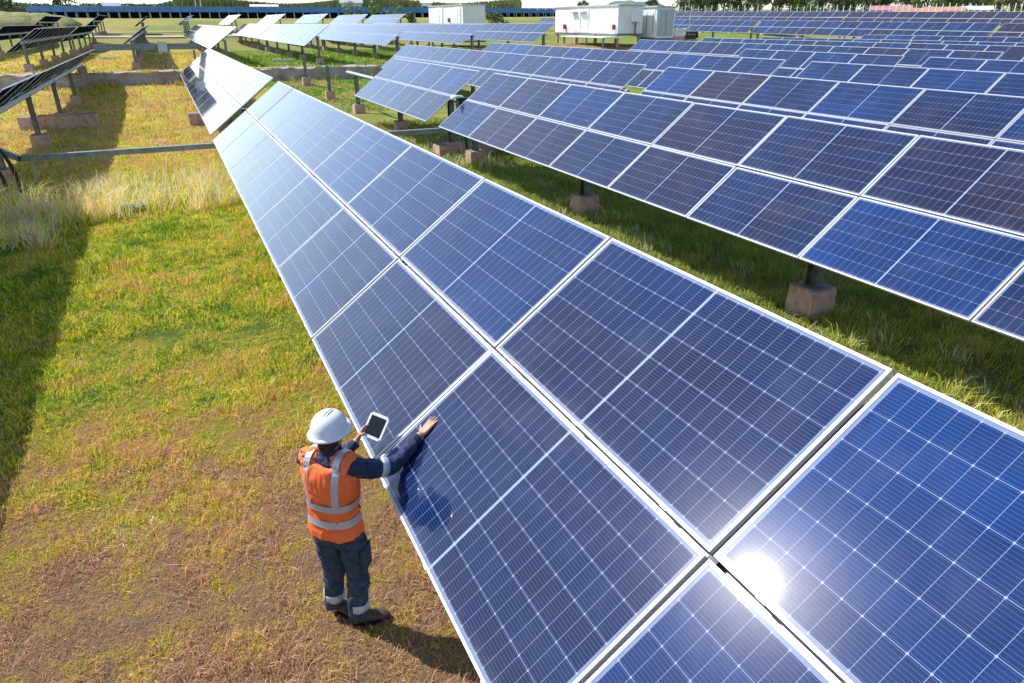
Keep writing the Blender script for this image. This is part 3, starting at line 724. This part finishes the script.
# far buildings, poles, fence
def house(px, d, w, dp, h, rh, wall, roof, label, dz=0):
    x, y = at_px(px, d); e = empty('house', (x, y, terrain(x, y)+dz), -math.atan2(x, y)); tag(e, label, 'house')
    b = MB(); b.box(-w/2, w/2, -dp/2, dp/2, -1, h); b.build('wall', wall, e)
    b = MB(); o_ = .5
    p = [(-w/2-o_, -dp/2-o_, h+.01), (w/2+o_, -dp/2-o_, h+.01), (w/2+o_, dp/2+o_, h+.01), (-w/2-o_, dp/2+o_, h+.01), (-w/2-o_, 0, h+rh), (w/2+o_, 0, h+rh)]
    for f in ((0,1,5,4), (2,3,4,5), (0,4,3), (1,2,5), (0,3,2,1)): b.face([p[i] for i in f])
    b.build('roof', roof, e)
    for i in (-1, 0, 1):
        b = MB(); b.box(i*w*.28-.5, i*w*.28+.5, -dp/2-.04, -dp/2-.003, h*.35, h*.75); b.build('window', M['dark'], e)
M['pink'] = simple('pink_roof', (.55, .20, .25), .6, var=.1, scale=.3); M['orange'] = simple('orange_roof', (.48, .25, .16), .7, var=.15, scale=.3)
M['cream'] = simple('cream_wall', (.55, .50, .42), .8, var=.1, scale=.5)
house(890, 222, 9, 8, .9, 1.3, M['cream'], M['pink'], 'low house with a pink roof before the tree line')
house(917, 218, 10, 8, .6, 1.0, M['cream'], M['orange'], 'long low house with an orange roof, right beside the pink one')
house(944, 219, 8, 7, .8, 1.0, M['cream'], M['orange'], 'low house with a dusty orange roof, farther from the pink one')
house(976, 222, 6, 6, 1.0, .9, M['white'], M['white'], 'small white roofed shed between the trees')
house(352, 240, 6, 6, 3.6, 1.8, M['grey_paint'], M['grey_paint'], 'grey gabled building behind the blue band')
house(427, 240, 3, 3, 3.6, .7, M['white'], M['white'], 'tiny white hut behind the blue band')
house(265, 236, 7, 5, 2.6, .6, M['white'], M['white'], 'low white shed roof in the crop edge')
house(113, 420, 7, 6, 2.6, 2.2, M['grey_paint'], M['grey_paint'], 'distant grey gabled roof on the left skyline')
for i, (px, d, h, lab) in enumerate(((33, 220, 9, 'thin pole on the left bund skyline'), (97, 260, 11, 'thin mast before the left skyline'), (197, 196, 4.5, 'white pole before the blue band, left one of a pair'), (202, 196, 4.8, 'white pole before the blue band, right one of a pair'), (691, 92, 4.3, 'thin reddish mast in the upper right field'))):
    x, y = at_px(px, d); b = MB(); b.tube([(0, 0, -1), (0, 0, h)], [.12, .07] if i != 4 else [.05, .04], 8); b.box(-.5, .5, -.05, .05, h-.6, h-.5)
    o = b.build('pole', M['grey_paint'] if i not in (2, 3) else M['white'], None, (x, y, terrain(x, y))); tag(o, lab, 'pole')
e = empty('boundary_fence', (0, 0, 0)); 
tag(e, 'boundary fence of thin pale posts before the tree line', 'fence')
fp = [at_px(p, 205) for p in np.linspace(672, 1060, 60)]
for x, y in fp:
    b = MB(); z = terrain(x, y); b.box(x-.06, x+.06, y-.06, y+.06, z-.3, z+2.3+random.uniform(-.1, .3)); b.build('post', M['white'], e)
b = MB()
for (x0_, y0_), (x1_, y1_) in zip(fp[:-1], fp[1:]):
    for hz in (.5, 1.2, 1.9):
        b.tube([(x0_, y0_, terrain(x0_, y0_)+hz), (x1_, y1_, terrain(x1_, y1_)+hz)], .02, 4)
b.build('wire', M['galv'], e)
# dry verge below the fence and pale tracks at the left
def track(name, pts, wd, mat, dz=.05):
    b = MB()
    for (a, c) in zip(pts[:-1], pts[1:]):
        n = max(1, int(math.dist(a, c)/3)); 
        for i in range(n):
            p = Vector(a).lerp(Vector(c), i/n); q = Vector(a).lerp(Vector(c), (i+1)/n); t_ = (q-p).normalized(); s_ = Vector((-t_.y, t_.x))*wd/2
            f = [p-s_, q-s_, q+s_, p+s_]; b.face([(v.x, v.y, terrain(v.x, v.y)+dz) for v in f])
    o = b.build(name, mat); tag(o, kind='structure')
M['trackm'] = simple('pale_dirt', (.42, .35, .26), .95, var=.15, scale=.4, coord='Object')
track('dirt_road', [(-60, 148), (4, 146), (60, 143)], 3.2, M['trackm'], .12)
track('dirt_path', [(-30, 50.0), (10, 49.9), (30, 50.1)], .9, M['trackm'], .03)
track('dirt_path', [(-60, 112.6), (2, 111.2), (50, 111)], 1.4, M['trackm'], .10)

# ------------------------------------------------------------------ grass
def in_frame(P, mx=150, my=120):
    Q = P-np.array(CAM); z = Q@np.array(fw); ok = z > .3; z = np.where(ok, z, 1)
    a = 512+F*(Q@np.array(rt))/z; b = 341.5-F*(Q@np.array(up))/z
    return ok & (a > -mx) & (a < 1024+mx) & (b > -30) & (b < 683+my)
def grass(name, regions, mat, label, lie=1.):
    VV, nb = [], 0
    for (x0, x1, y0, y1, dens, hmin, hmax, wd, clump) in regions:
        n = int((x1-x0)*(y1-y0)*dens)
        P = np.stack([rng.uniform(x0, x1, n), rng.uniform(y0, y1, n), np.zeros(n)], 1)
        # two thirds of the blades grow in small tufts
        nc = max(1, n//24); sg = wd*4.6+.010; m_ = n*3//4; ci = rng.integers(0, nc, m_); off = rng.normal(0, sg, (m_, 2))
        P[:m_, :2] = np.stack([rng.uniform(x0, x1, nc), rng.uniform(y0, y1, nc)], 1)[ci]+off
        ang = np.full(n, np.nan); ang[:m_] = np.arctan2(off[:, 1], off[:, 0]); tint = rng.random(nc)
        P = np.concatenate([P, ang[:, None]], 1)
        P = P[in_frame(P[:, :3])]
        if clump:
            v = np.array([mnoise.noise(Vector((p[0]*clump, p[1]*clump*.8, 3.3)))+.35*mnoise.noise(Vector((p[0]*clump*3.1, p[1]*clump*3.1, 1.3))) for p in P]); P = P[v+rng.normal(0, .16, len(P)) > .0]
        n = len(P)
        if not n: continue
        ang = P[:, 3]; P = P[:, :3]
        P[:, 2] = [terrain(a, b) for a, b in P[:, :2]]
        hmul = np.array([.65+.9*max(0, mnoise.noise(Vector((p[0]*1.3, p[1]*1.3, 8)))+.35) for p in P])
        h = rng.uniform(hmin, hmax, n)*hmul; a = rng.uniform(0, 6.283, n); w_ = wd*rng.uniform(.6, 1.3, n)
        lean = rng.uniform(.15, 1.15, n)*h*lie; b_ = np.where(np.isnan(ang), rng.uniform(0, 6.283, n), np.nan_to_num(ang)+rng.normal(0, .5, n))
        s = np.stack([np.cos(a)*w_, np.sin(a)*w_, 0*a], 1); l = np.stack([np.cos(b_)*lean, np.sin(b_)*lean, 0*a], 1); u = np.stack([0*a, 0*a, h], 1)
        P[:, 2] -= .02
        V = np.stack([P-s/2, P+s/2, P+s*.35+l*.35+u*.62, P-s*.35+l*.35+u*.62, P+l+u*(1-.25*np.minimum(1, lean/h))[:, None]], 1)
        VV.append(V); nb += n
    V = np.concatenate(VV).reshape(-1, 3).astype(np.float32)
    base = (np.arange(nb)*5)[:, None]
    loops = np.concatenate([base+np.array([0, 1, 2, 3]), base+np.array([3, 2, 4])], 1).reshape(-1)
    me = bpy.data.meshes.new(name); me.vertices.add(len(V)); me.vertices.foreach_set('co', V.ravel())
    me.loops.add(len(loops)); me.loops.foreach_set('vertex_index', loops.astype(np.int32))
    me.polygons.add(nb*2); st = (np.arange(nb)*7)[:, None]+np.array([0, 4]); me.polygons.foreach_set('loop_start', st.ravel().astype(np.int32))
    me.update(calc_edges=True); me.materials.append(mat)
    o = link(name, me); tag(o, label, 'grass', kind='stuff'); print(name, nb)
grass('grass', [(-3.5, 1.9, 2.3, 6, 4200, .025, .085, .0058, 0), (-3.5, 1.9, 2.3, 6, 1900, .05, .12, .006, 2.2), (-4, 1.9, 6, 10, 3700, .03, .10, .0072, 0), (-4, 1.9, 6, 10, 1200, .06, .15, .008, 1.6), (-5, 2, 10, 16, 2600, .04, .13, .010, 0), (-5, 2, 10, 16, 800, .08, .2, .012, 1.2), (-6, 2.5, 16, 24, 800, .06, .16, .014, 0),
                (-9, 6.8, 24, 34, 260, .06, .16, .022, 0), (-12, 16, 34, 48.6, 110, .07, .18, .035, 0), (-14, 32, 49.3, 80, 28, .08, .2, .06, 0), (-24, 20, 47.7, 48.75, 150, .12, .42, .05, .6), (-24, 24, 49.1, 49.5, 90, .1, .3, .05, .8),
                (6.2, 10.8, 1.5, 9, 1500, .06, .2, .009, 0), (6.2, 11, 9, 16, 900, .08, .24, .012, 0), (6, 14, 16, 30, 340, .08, .26, .018, 0), (2.5, 7, 19, 24, 300, .1, .3, .02, 0)],
      M['blade'], 'short dry and green grass covering the field')
grass('dry_grass', [(-6, 1.6, 17.0, 20.6, 300, .38, .80, .018, .5), (-6, -2.0, 15.0, 18.0, 420, .25, .5, .015, .9), (4, 8.5, 16, 24, 90, .25, .5, .018, .8), (6.5, 8.6, 2, 16, 130, .15, .35, .011, 1.)],
      M['straw'], 'tall straw coloured grass with pale seed heads by the cable tray')

grass('dry_stalks', [(-3.5, 1.9, 2.3, 8, 620, .018, .04, .0055, 1.4), (-4, 1.9, 8, 14, 300, .02, .05, .007, 1.), (6.4, 10, 2, 12, 160, .03, .06, .007, 1.)],
      M['straw'], 'broken dry stalks lying flat in the short grass', 5.)

# ------------------------------------------------------------------ worker
SK = simple('skin', (.52, .29, .20), .5, var=.08, scale=30, col2=(.44, .23, .16))
NAVY = simple('navy_work_cloth', (.020, .035, .095), .8, var=.35, scale=26, bump=.5)
TROU = simple('blue_grey_work_trousers', (.030, .062, .115), .85, var=.4, scale=22, bump=.6)
ORNG = simple('fluorescent_orange_cloth', (1.0, .215, .05), .7, var=.06, scale=18, bump=.25, col2=(.95, .16, .035))
SILV = simple('reflective_silver_tape', (.52, .58, .66), .35, .3, var=.06, scale=40)
BOOT = simple('dark_brown_boot_leather', (.075, .045, .035), .6, var=.4, scale=30, bump=.4)
HELM = simple('white_helmet_plastic', (.78, .82, .84), .25, var=.02, scale=6)
HAIR = simple('black_hair', (.012, .010, .010), .6, var=.3, scale=60)
Fd = Vector((.70, .714, 0)).normalized(); Rr = Vector((Fd.y, -Fd.x, 0)); PO = Vector((.49, 3.775, 0))
def W(r, f, z): return PO+Rr*r+Fd*f+Vector((0, 0, z))
def bake(mb, name, mat, parent, vox=.008, it=6, fold=0., fscale=(14, 14, 7), origin=PO):
    me = mb.mesh('tmp', mat); o = bpy.data.objects.new('tmp', me); COL.objects.link(o)
    rm = o.modifiers.new('r', 'REMESH'); rm.mode = 'VOXEL'; rm.voxel_size = vox
    sm = o.modifiers.new('s', 'SMOOTH'); sm.iterations = it; sm.factor = .5
    dg = bpy.context.evaluated_depsgraph_get(); dg.update(); m2 = bpy.data.meshes.new_from_object(o.evaluated_get(dg))
    bpy.data.objects.remove(o); m2.name = name
    if fold:
        ns = [v.normal.copy() for v in m2.vertices]
        for v, n in zip(m2.vertices, ns):
            c = v.co; q = Vector((c.x*fscale[0], c.y*fscale[1], c.z*fscale[2]+3*mnoise.noise(c*5)))
            v.co = c+n*fold*(mnoise.noise(q)+.5*mnoise.noise(q*2.3))
    if not m2.materials: m2.materials.append(mat)
    m2.polygons.foreach_set('use_smooth', [True]*len(m2.polygons)); m2.transform(Matrix.Translation(-origin))
    return link(name, m2, parent, (0, 0, 0) if parent is not None else origin)
def ring(c, a, b, ra, rb, k=28, p=2.3):
    out = []
    for j in range(k):
        t = 2*math.pi*j/k; ct, st = math.cos(t), math.sin(t)
        out.append(c+a*(ra*abs(ct)**(2/p)*(1 if ct >= 0 else -1))+b*(rb*abs(st)**(2/p)*(1 if st >= 0 else -1)))
    return out
TORSO = [(.80, .150, .105, 0), (.88, .160, .112, 0), (.96, .148, .105, .002), (1.06, .148, .108, .006), (1.18, .163, .118, .012), (1.28, .176, .116, .018), (1.345, .172, .098, .024), (1.385, .125, .078, .03), (1.42, .066, .062, .036), (1.47, .055, .058, .042)]
def tor(z):
    for a, b in zip(TORSO[:-1], TORSO[1:]):
        if a[0] <= z <= b[0]:
            t = (z-a[0])/(b[0]-a[0]); return [a[i]+(b[i]-a[i])*t for i in range(4)]
    return TORSO[0] if z < TORSO[0][0] else TORSO[-1]
def torso(mb, z0, z1, off, flare=0., n=16, taper_top=True):
    rs = []
    for i in range(n+1):
        z = z0+(z1-z0)*i/n; _, ra, rb, fc = tor(z); fl = flare*max(0, 1-(z-z0)/.16)
        rs.append(ring(W(0, fc, z), Rr, Fd, ra+off+fl, rb+off+fl))
    mb.rings(rs)
def limb(mb, pts, rad, k=18, sub=5):
    """smooth tapering tube through joints"""
    P = [Vector(p) for p in pts]; Q = []; r = []
    for i in range(len(P)-1):
        p0 = P[max(i-1, 0)]; p1, p2 = P[i], P[i+1]; p3 = P[min(i+2, len(P)-1)]
        for s in range(sub):
            t = s/sub; Q.append(.5*((2*p1)+(p2-p0)*t+(2*p0-5*p1+4*p2-p3)*t*t+(3*p1-p0-3*p2+p3)*t**3)*1.0); r.append(rad[i]+(rad[i+1]-rad[i])*t)
    Q.append(P[-1]); r.append(rad[-1]); mb.tube(Q, r, k)
def blob(mb, c, rx, ry, rz, ax=None, k=16, n=10):
    ax = ax or (Rr, Fd, Vector((0, 0, 1)))
    rs = []
    for i in range(1, n):
        t = math.pi*i/n; rs.append([c+ax[0]*(rx*math.sin(t)*math.cos(2*math.pi*j/k))+ax[1]*(ry*math.sin(t)*math.sin(2*math.pi*j/k))-ax[2]*(rz*math.cos(t)) for j in range(k)])
    mb.rings(rs)
V3 = lambda *a: Vector(a)
hipR, kneR, ankR = V3(.565, 3.712, .84), V3(.578, 3.700, .47), V3(.553, 3.722, .09)
hipL, kneL, ankL = V3(.425, 3.838, .84), V3(.452, 3.842, .47), V3(.418, 3.898, .09)
shR, elR, wrR = W(.165, .022, 1.345), V3(.862, 3.700, 1.262), V3(1.105, 3.808, 1.372)
shL, elL, wrL = W(-.165, .022, 1.345), V3(.535, 4.035, 1.165), V3(.742, 4.092, 1.262)
# --- hands
ct, st_ = math.cos(.6412), math.sin(.6412)
pu, pn, pv = V3(ct, 0, st_), V3(-st_, 0, ct), V3(0, 1, 0)
def hand(mb, wrist, ax, side, nrm, curls, thumb_dir, spread=.16, s=1.0):
    """palm with four separate bent fingers and a thumb; ax = finger direction, side = towards the thumb, nrm = back of the hand"""
    pc = wrist+ax*.05*s
    mb.rings([ring(wrist+ax*(.0+t*.092)*s, side, nrm, (.026+.017*math.sin(min(1, t*1.3)*1.57))*s, (.019-.006*t)*s, 16) for t in (0, .2, .4, .6, .8, 1.)])
    for i, (o, L) in enumerate(((.031, .070), (.0105, .079), (-.0105, .074), (-.031, .058))):
        d = (ax+side*(o*spread/.03)).normalized(); c = curls[i] if hasattr(curls, '__len__') else curls
        p = wrist+ax*.086*s+side*o*s; P = [p-d*.02*s, p]
        for j, q in enumerate((.45, .32, .23)):
            a = c*(j+1)*.5; dd = (d*math.cos(a)-nrm*math.sin(a)).normalized(); P.append(P[-1]+dd*L*q*s)
        mb.tube(P, [.0095*s, .0095*s, .009*s, .0083*s, .0062*s], 10)
    b = wrist+ax*.028*s+side*.03*s; td = thumb_dir.normalized()
    mb.tube([wrist+ax*.015*s+side*.012*s, b+td*.012*s, b+td*.038*s, b+td*.062*s+ax*.006*s], [.014*s, .0125*s, .0105*s, .0075*s], 10)
hdR = (V3(.118, .058, 0)); hdR = (pu*hdR.x/ct+pv*hdR.y).normalized(); hsR = pn.cross(hdR).normalized()
body = MB()
torso(body, .80, 1.47, -.004, n=22)
limb(body, [hipR, kneR, ankR, ankR-V3(0, 0, .05)], [.080, .054, .038, .036]); limb(body, [hipL, kneL, ankL, ankL-V3(0, 0, .05)], [.080, .054, .038, .036])
limb(body, [shR, elR, wrR+V3(-.012, -.005, 0)], [.048, .036, .025]); limb(body, [shL, elL, wrL], [.048, .036, .025])
wr2 = V3(1.118, 3.815, 0); wr2.z = 1.80+(wr2.x-1.7377)*math.tan(.6412)+.030
limb(body, [elR.lerp(wrR, .8), wrR, wr2], [.027, .025, .023], sub=3)
hand(body, wr2, (hdR-pn*.10).normalized(), hsR, pn, .10, (hsR*.9+hdR*.6-pn*.1), .22, 1.02)
HC = W(.004, .056, 1.527)
blob(body, HC, .073, .090, .105); blob(body, HC+Fd*.045-V3(0, 0, .058), .048, .045, .045)
limb(body, [W(0, .03, 1.36), W(0, .04, 1.43), W(0, .052, 1.50)], [.062, .053, .052], sub=3)
body.tube([HC+Fd*.080+V3(0, 0, .018), HC+Fd*.098-V3(0, 0, .012), HC+Fd*.112-V3(0, 0, .032), HC+Fd*.086-V3(0, 0, .040)], [.008, .011, .015, .010], 8)
for sgn in (1, -1):
    blob(body, HC+Rr*(.074*sgn)-Fd*.006-V3(0, 0, .018), .010, .018, .030)
    blob(body, HC+Fd*.078+Rr*(.030*sgn)+V3(0, 0, .018), .020, .012, .008)
    for a_ in (.0,): blob(body, HC+Fd*.080+Rr*(.0)-V3(0, 0, .070), .024, .012, .008)
# left hand holding the tablet
tn = V3(-.52, -.56, .64).normalized(); tx = V3(.70, -.70, -.04); tx = (tx-tn*tx.dot(tn)).normalized(); ty = tn.cross(tx).normalized()
TC = V3(.880, 4.085, 1.345)
TA = math.radians(-8); tx, ty = tx*math.cos(TA)+ty*math.sin(TA), ty*math.cos(TA)-tx*math.sin(TA)
gl = TC-tx*.088-ty*.030-tn*.012
hx = (gl-wrL); hx = (hx-tn*.0).normalized()
hand(body, wrL+hx*.0, hx, (tx*.25+tn*.55+ty*.5).normalized(), (-tx*.8+tn*.35).normalized(), (1.15, 1.15, 1.1, 1.05), (tx*.75+tn*.5+ty*.35), .05, .98)
person = bake(body, 'person', SK, None, .0055, 3)
tag(person, 'person in white hard hat and orange reflective vest, holding a tablet and touching the panel', 'person')
for sgn in (1, -1):
    b = MB(); blob(b, HC+Fd*.083+Rr*(.029*sgn)+V3(0, 0, .004), .011, .007, .006); e = b.build('eye', HAIR, person, -PO, smooth_=True)
b = MB(); b.tube([HC+Fd*.089+Rr*-.022-V3(0, 0, .068), HC+Fd*.094-V3(0, 0, .069), HC+Fd*.089+Rr*.022-V3(0, 0, .068)], .0035, 6); b.build('mouth', simple('lips', (.35, .13, .11), .5), person, -PO)
# hair
b = MB(); blob(b, HC-Fd*.012+V3(0, 0, .012), .080, .090, .098); blob(b, HC-Fd*.055-V3(0, 0, .045), .058, .042, .050)
hair = bake(b, 'hair', HAIR, person, .008, 3, .004, (40, 40, 20))
# shirt with collar and sleeves
s = MB(); torso(s, .86, 1.40, .006, n=16)
limb(s, [W(.08, .02, 1.33), shR, elR, wrR+(wrR-elR).normalized()*-.012], [.075, .069, .054, .037], sub=6)
limb(s, [W(-.08, .02, 1.33), shL, elL, wrL-(wrL-elL).normalized()*.012], [.075, .069, .054, .037], sub=6)
s.rings([ring(W(0, .034, 1.385), Rr, Fd, .088, .080), ring(W(0, .040, 1.43), Rr, Fd, .068, .070), ring(W(0, .044, 1.452), Rr, Fd, .066, .070)])
shirt = bake(s, 'shirt', NAVY, person, .0075, 4, .015, (16, 16, 16))
def cuff_band(p, q, t0, t1, r0, r1, name, parent, mat):
    d = (q-p).normalized(); a = d.cross(V3(0, 0, 1) if abs(d.z) < .8 else V3(0, 1, 0)).normalized(); c = a.cross(d)
    m = MB(); m.rings([ring(p.lerp(q, t0+(t1-t0)*i/3), a, c, r0+(r1-r0)*i/3, r0+(r1-r0)*i/3, 22, 2.) for i in range(4)]); return m.build(name, mat, parent, -PO, smooth_=True)
cuff_band(shR, elR, .72, .90, .0685, .0645, 'reflective_band', shirt, SILV)
cuff_band(shL, elL, .72, .90, .0685, .0645, 'reflective_band', shirt, SILV)
# trousers
s = MB(); torso(s, .80, .94, .010, n=5)
s.rings([ring(W(0, 0, .74), Rr, Fd, .120, .090), ring(W(0, 0, .80), Rr, Fd, .158, .112), ring(W(0, 0, .86), Rr, Fd, .166, .118)])
for h_, k_, a_ in ((hipR, kneR, ankR), (hipL, kneL, ankL)):
    limb(s, [h_, h_.lerp(k_, .5), k_, k_.lerp(a_, .5), a_+V3(0, 0, .0)], [.096, .088, .074, .071, .069], sub=5)
trous = bake(s, 'trousers', TROU, person, .0075, 4, .016, (15, 15, 13))
for k_, a_ in ((kneR, ankR), (kneL, ankL)): cuff_band(k_, a_, .62, .78, .0755, .0755, 'reflective_band', trous, SILV)
b = MB(); b.box(-.008, .012, -.065, .065, -.09, .09, 0, Matrix.Translation(kneR+V3(.062, -.035, .16)) @ Matrix.Rotation(-.6, 4, 'Z')); b.build('pocket', TROU, trous, -PO)
# vest: shell over the torso, shoulder yokes, bands
s = MB(); torso(s, .835, 1.372, .020, .012, n=20)
for sg in (1, -1):
    limb(s, [W(.055*sg, .030, 1.352), W(.11*sg, .024, 1.345), W(.158*sg, .020, 1.325)], [.090, .096, .093], sub=4)
vest = bake(s, 'vest', ORNG, person, .0075, 4, .014, (13, 13, 8))
def patch(name, r0, r1, z0, z1, off=.0275, back=True, nz=10, slant=0.):
    m = MB(); rows = []
    for i in range(nz+1):
        z = z0+(z1-z0)*i/nz; _, ra, rb, fc = tor(z); ra += off; rb += off; row = []
        for j in range(4):
            r = r0+(r1-r0)*j/3+slant*i/nz; x = min(.999, abs(r)/ra); f = rb*(1-x**2.3)**(1/2.3); row.append(W(r, fc+(-f if back else f), z))
        rows.append(row)
    for i in range(nz):
        for j in range(3): m.face([rows[i][j], rows[i][j+1], rows[i+1][j+1], rows[i+1][j]])
    o = m.build(name, SILV, vest, -PO); return o
for r0, r1, sl in ((.075, .118, .012), (-.118, -.075, -.012)):
    for bk in (True, False): patch('reflective_band', r0, r1, 1.115, 1.362, back=bk, slant=sl)
for z0, z1 in ((1.065, 1.115), (.945, .995)):
    m = MB(); rs = []
    for i in range(4):
        z = z0+(z1-z0)*i/3; _, ra, rb, fc = tor(z); fl = .012*max(0, 1-(z-.835)/.16); rs.append(ring(W(0, fc, z), Rr, Fd, ra+.0265+fl, rb+.0265+fl, 40))
    m.rings(rs, cap=False); m.build('reflective_band', SILV, vest, -PO, smooth_=True)
for sg in (1, -1):
    m = MB(); rows = []
    for i in range(15):
        a = -.35+(math.pi+.7)*i/14
        rows.append([W(sg*(.062+.043*j/3)+sg*.02, .024-math.cos(a)*.106, 1.345+math.sin(a)*(.101-.004*j/3)) for j in range(4)])
    for i in range(14):
        for j in range(3): m.face([rows[i][j], rows[i][j+1], rows[i+1][j+1], rows[i+1][j]])
    m.build('reflective_band', SILV, vest, -PO, smooth_=True)
# helmet
s = MB(); c = HC+V3(0, 0, .040)-Fd*.004; rs = []
for z_, k in ((.0, 1.06), (.012, 1.0), (.045, .965), (.08, .86), (.105, .70), (.122, .48), (.130, .22), (.1315, .06)):
    rs.append([c+Rr*(.110*k*math.cos(2*math.pi*j/36))+Fd*(.128*k*math.sin(2*math.pi*j/36))+V3(0, 0, z_) for j in range(36)])
s.rings(rs)
helm = s.build('helmet', HELM, person, -PO, smooth_=True)
s = MB(); rs = []
for off, dz in ((-.02, .002), (.0, .008), (.016, -.004), (.016, -.010), (-.02, -.006)):
    row = []
    for j in range(36):
        t = 2*math.pi*j/36; pk = max(0, math.sin(t))**2.2*.035 if off > 0 else 0
        row.append(c+Rr*((.113+off)*math.cos(t))+Fd*((.131+off+pk)*math.sin(t))+V3(0, 0, dz-(.10*pk if off > 0 else 0)))
    rs.append(row)
s.rings(rs, cap=False); s.build('brim', HELM, helm, smooth_=True)
s = MB()
for dr in (-.020, 0, .020):
    s.tube([c+Rr*dr*1+Fd*(.119*math.cos(t))+V3(0, 0, .127*math.sin(t)+.004) for t in np.linspace(.35, 2.8, 18)], [(.0055 if dr else .010)]*18, 8)
s.build('crest_rib', HELM, helm, smooth_=True)
# boots
for (h0, h1, an) in ((V3(.512, 3.727, 0), V3(.762, 3.690, 0), ankR), (V3(.405, 3.955, 0), V3(.560, 3.765, 0), ankL)):
    d = (h1-h0).normalized(); sd_ = V3(d.y, -d.x, 0); s = MB(); gz0 = terrain(h0.x, h0.y)
    rs = []
    for t, w_, h_ in ((0, .030, .07), (.08, .038, .10), (.3, .040, .115), (.5, .042, .085), (.7, .047, .062), (.88, .043, .052), (1, .022, .035)):
        p = h0.lerp(h1, t); rs.append([p+sd_*(w_*math.cos(2*math.pi*j/16))+V3(0, 0, .022+h_/2+(h_/2)*math.sin(2*math.pi*j/16)) for j in range(16)])
    s.rings(rs); an2 = V3(*(h0+d*.065)[:2], .09); limb(s, [an2, an2.lerp(an, .6)+V3(0, 0, .03), an+V3(0, 0, .05)], [.050, .053, .055], sub=4)
    bt = bake(s, 'boot', BOOT, person, .007, 4, .003, (30, 30, 30))
    s = MB(); rs = []
    for z_ in (.0, .026):
        row = []
        for j in range(24):
            t = 2*math.pi*j/24; u = .5-.5*math.cos(t); w_ = .049*(math.sin(t))*(.85+.25*u); row.append(h0-d*.006+d*(u*((h1-h0).length+.014))+sd_*w_+V3(0, 0, z_))
        rs.append(row)
    s.rings(rs); s.build('sole', HAIR, bt, -PO)
# tablet
Mt = Matrix((( tx.x, ty.x, tn.x, TC.x), (tx.y, ty.y, tn.y, TC.y), (tx.z, ty.z, tn.z, TC.z), (0, 0, 0, 1)))
tb = bmesh.new(); bmesh.ops.create_cube(tb, size=1)
for v in tb.verts: v.co = Vector((v.co.x*.150, v.co.y*.176, v.co.z*.009))
bmesh.ops.bevel(tb, geom=[e_ for e_ in tb.edges if abs((e_.verts[0].co-e_.verts[1].co).z) > .005], offset=.012, segments=4, affect='EDGES')
me = bpy.data.meshes.new('tablet'); tb.to_mesh(me); tb.free(); me.materials.append(HELM)
tab = link('tablet', me); tab.matrix_world = Mt; tag(tab, 'white framed tablet with a dark screen, held in the left hand of the person', 'tablet')
m_ = NT('dark_tablet_screen'); m_.b.inputs['Base Color'].default_value = (.01, .012, .016, 1); m_.b.inputs['Roughness'].default_value = .08
b = MB(); b.box(-.060, .060, -.068, .068, .0047, .0056); b.build('screen', m_.mat, tab)

# ------------------------------------------------------------------ light
world = bpy.data.worlds.new('World'); scene.world = world; world.use_nodes = True; nt = world.node_tree
sky = nt.nodes.new('ShaderNodeTexSky'); sky.sky_type = 'NISHITA'; sky.sun_disc = False
sd = Vector((-.458, .489, .742)).normalized()
sky.sun_elevation = math.asin(sd.z); sky.sun_rotation = math.atan2(sd.x, sd.y)
sky.air_density = 1.0; sky.dust_density = .6; sky.ozone_density = 1.0
bg = nt.nodes['Background']; bg.inputs['Strength'].default_value = .125
def wn(op, a, b=None, clamp=False):
    n = nt.nodes.new('ShaderNodeMath'); n.operation = op; n.use_clamp = clamp
    for i, x in enumerate((a, b)):
        if x is None: continue
        if isinstance(x, (int, float)): n.inputs[i].default_value = x
        else: nt.links.new(x, n.inputs[i])
    return n.outputs[0]
# bright milky haze low in the sky, stronger on the sun's side
tcw = nt.nodes.new('ShaderNodeTexCoord'); spw = nt.nodes.new('ShaderNodeSeparateXYZ'); nt.links.new(tcw.outputs['Generated'], spw.inputs[0])
el = wn('ARCSINE', spw.outputs[2]); hz = wn('EXPONENT', wn('MULTIPLY', wn('MAXIMUM', el, 0.), -1/math.radians(21)))
hl = math.hypot(sd.x, sd.y); side = wn('ADD', wn('MULTIPLY', wn('ADD', wn('MULTIPLY', spw.outputs[0], sd.x/hl), wn('MULTIPLY', spw.outputs[1], sd.y/hl)), .30), .70)
hzv = wn('MULTIPLY', wn('MULTIPLY', hz, side), 3.0)
addn = nt.nodes.new('ShaderNodeVectorMath'); addn.operation = 'MULTIPLY_ADD'; cmb = nt.nodes.new('ShaderNodeCombineXYZ')
for i in range(3): nt.links.new(hzv, cmb.inputs[i])
nt.links.new(cmb.outputs[0], addn.inputs[0]); addn.inputs[1].default_value = (.98, 1., 1.02); nt.links.new(sky.outputs[0], addn.inputs[2])
nt.links.new(addn.outputs[0], bg.inputs[0])
sun_d = bpy.data.lights.new('sun', 'SUN'); sun_d.energy = 4.1; sun_d.angle = R(.53); sun_d.color = (1., .955, .88)
sun = bpy.data.objects.new('sun', sun_d); COL.objects.link(sun); sun.rotation_euler = sd.to_track_quat('Z', 'Y').to_euler()
scene.view_settings.view_transform = 'Standard'; scene.view_settings.look = 'None'; scene.view_settings.gamma = 1; scene.view_settings.exposure = .62
scene.view_settings.use_curve_mapping = False
scene.render.engine = 'CYCLES'; scene.cycles.use_denoising = True
scene.cycles.max_bounces = 6; scene.cycles.diffuse_bounces = 3; scene.cycles.glossy_bounces = 3
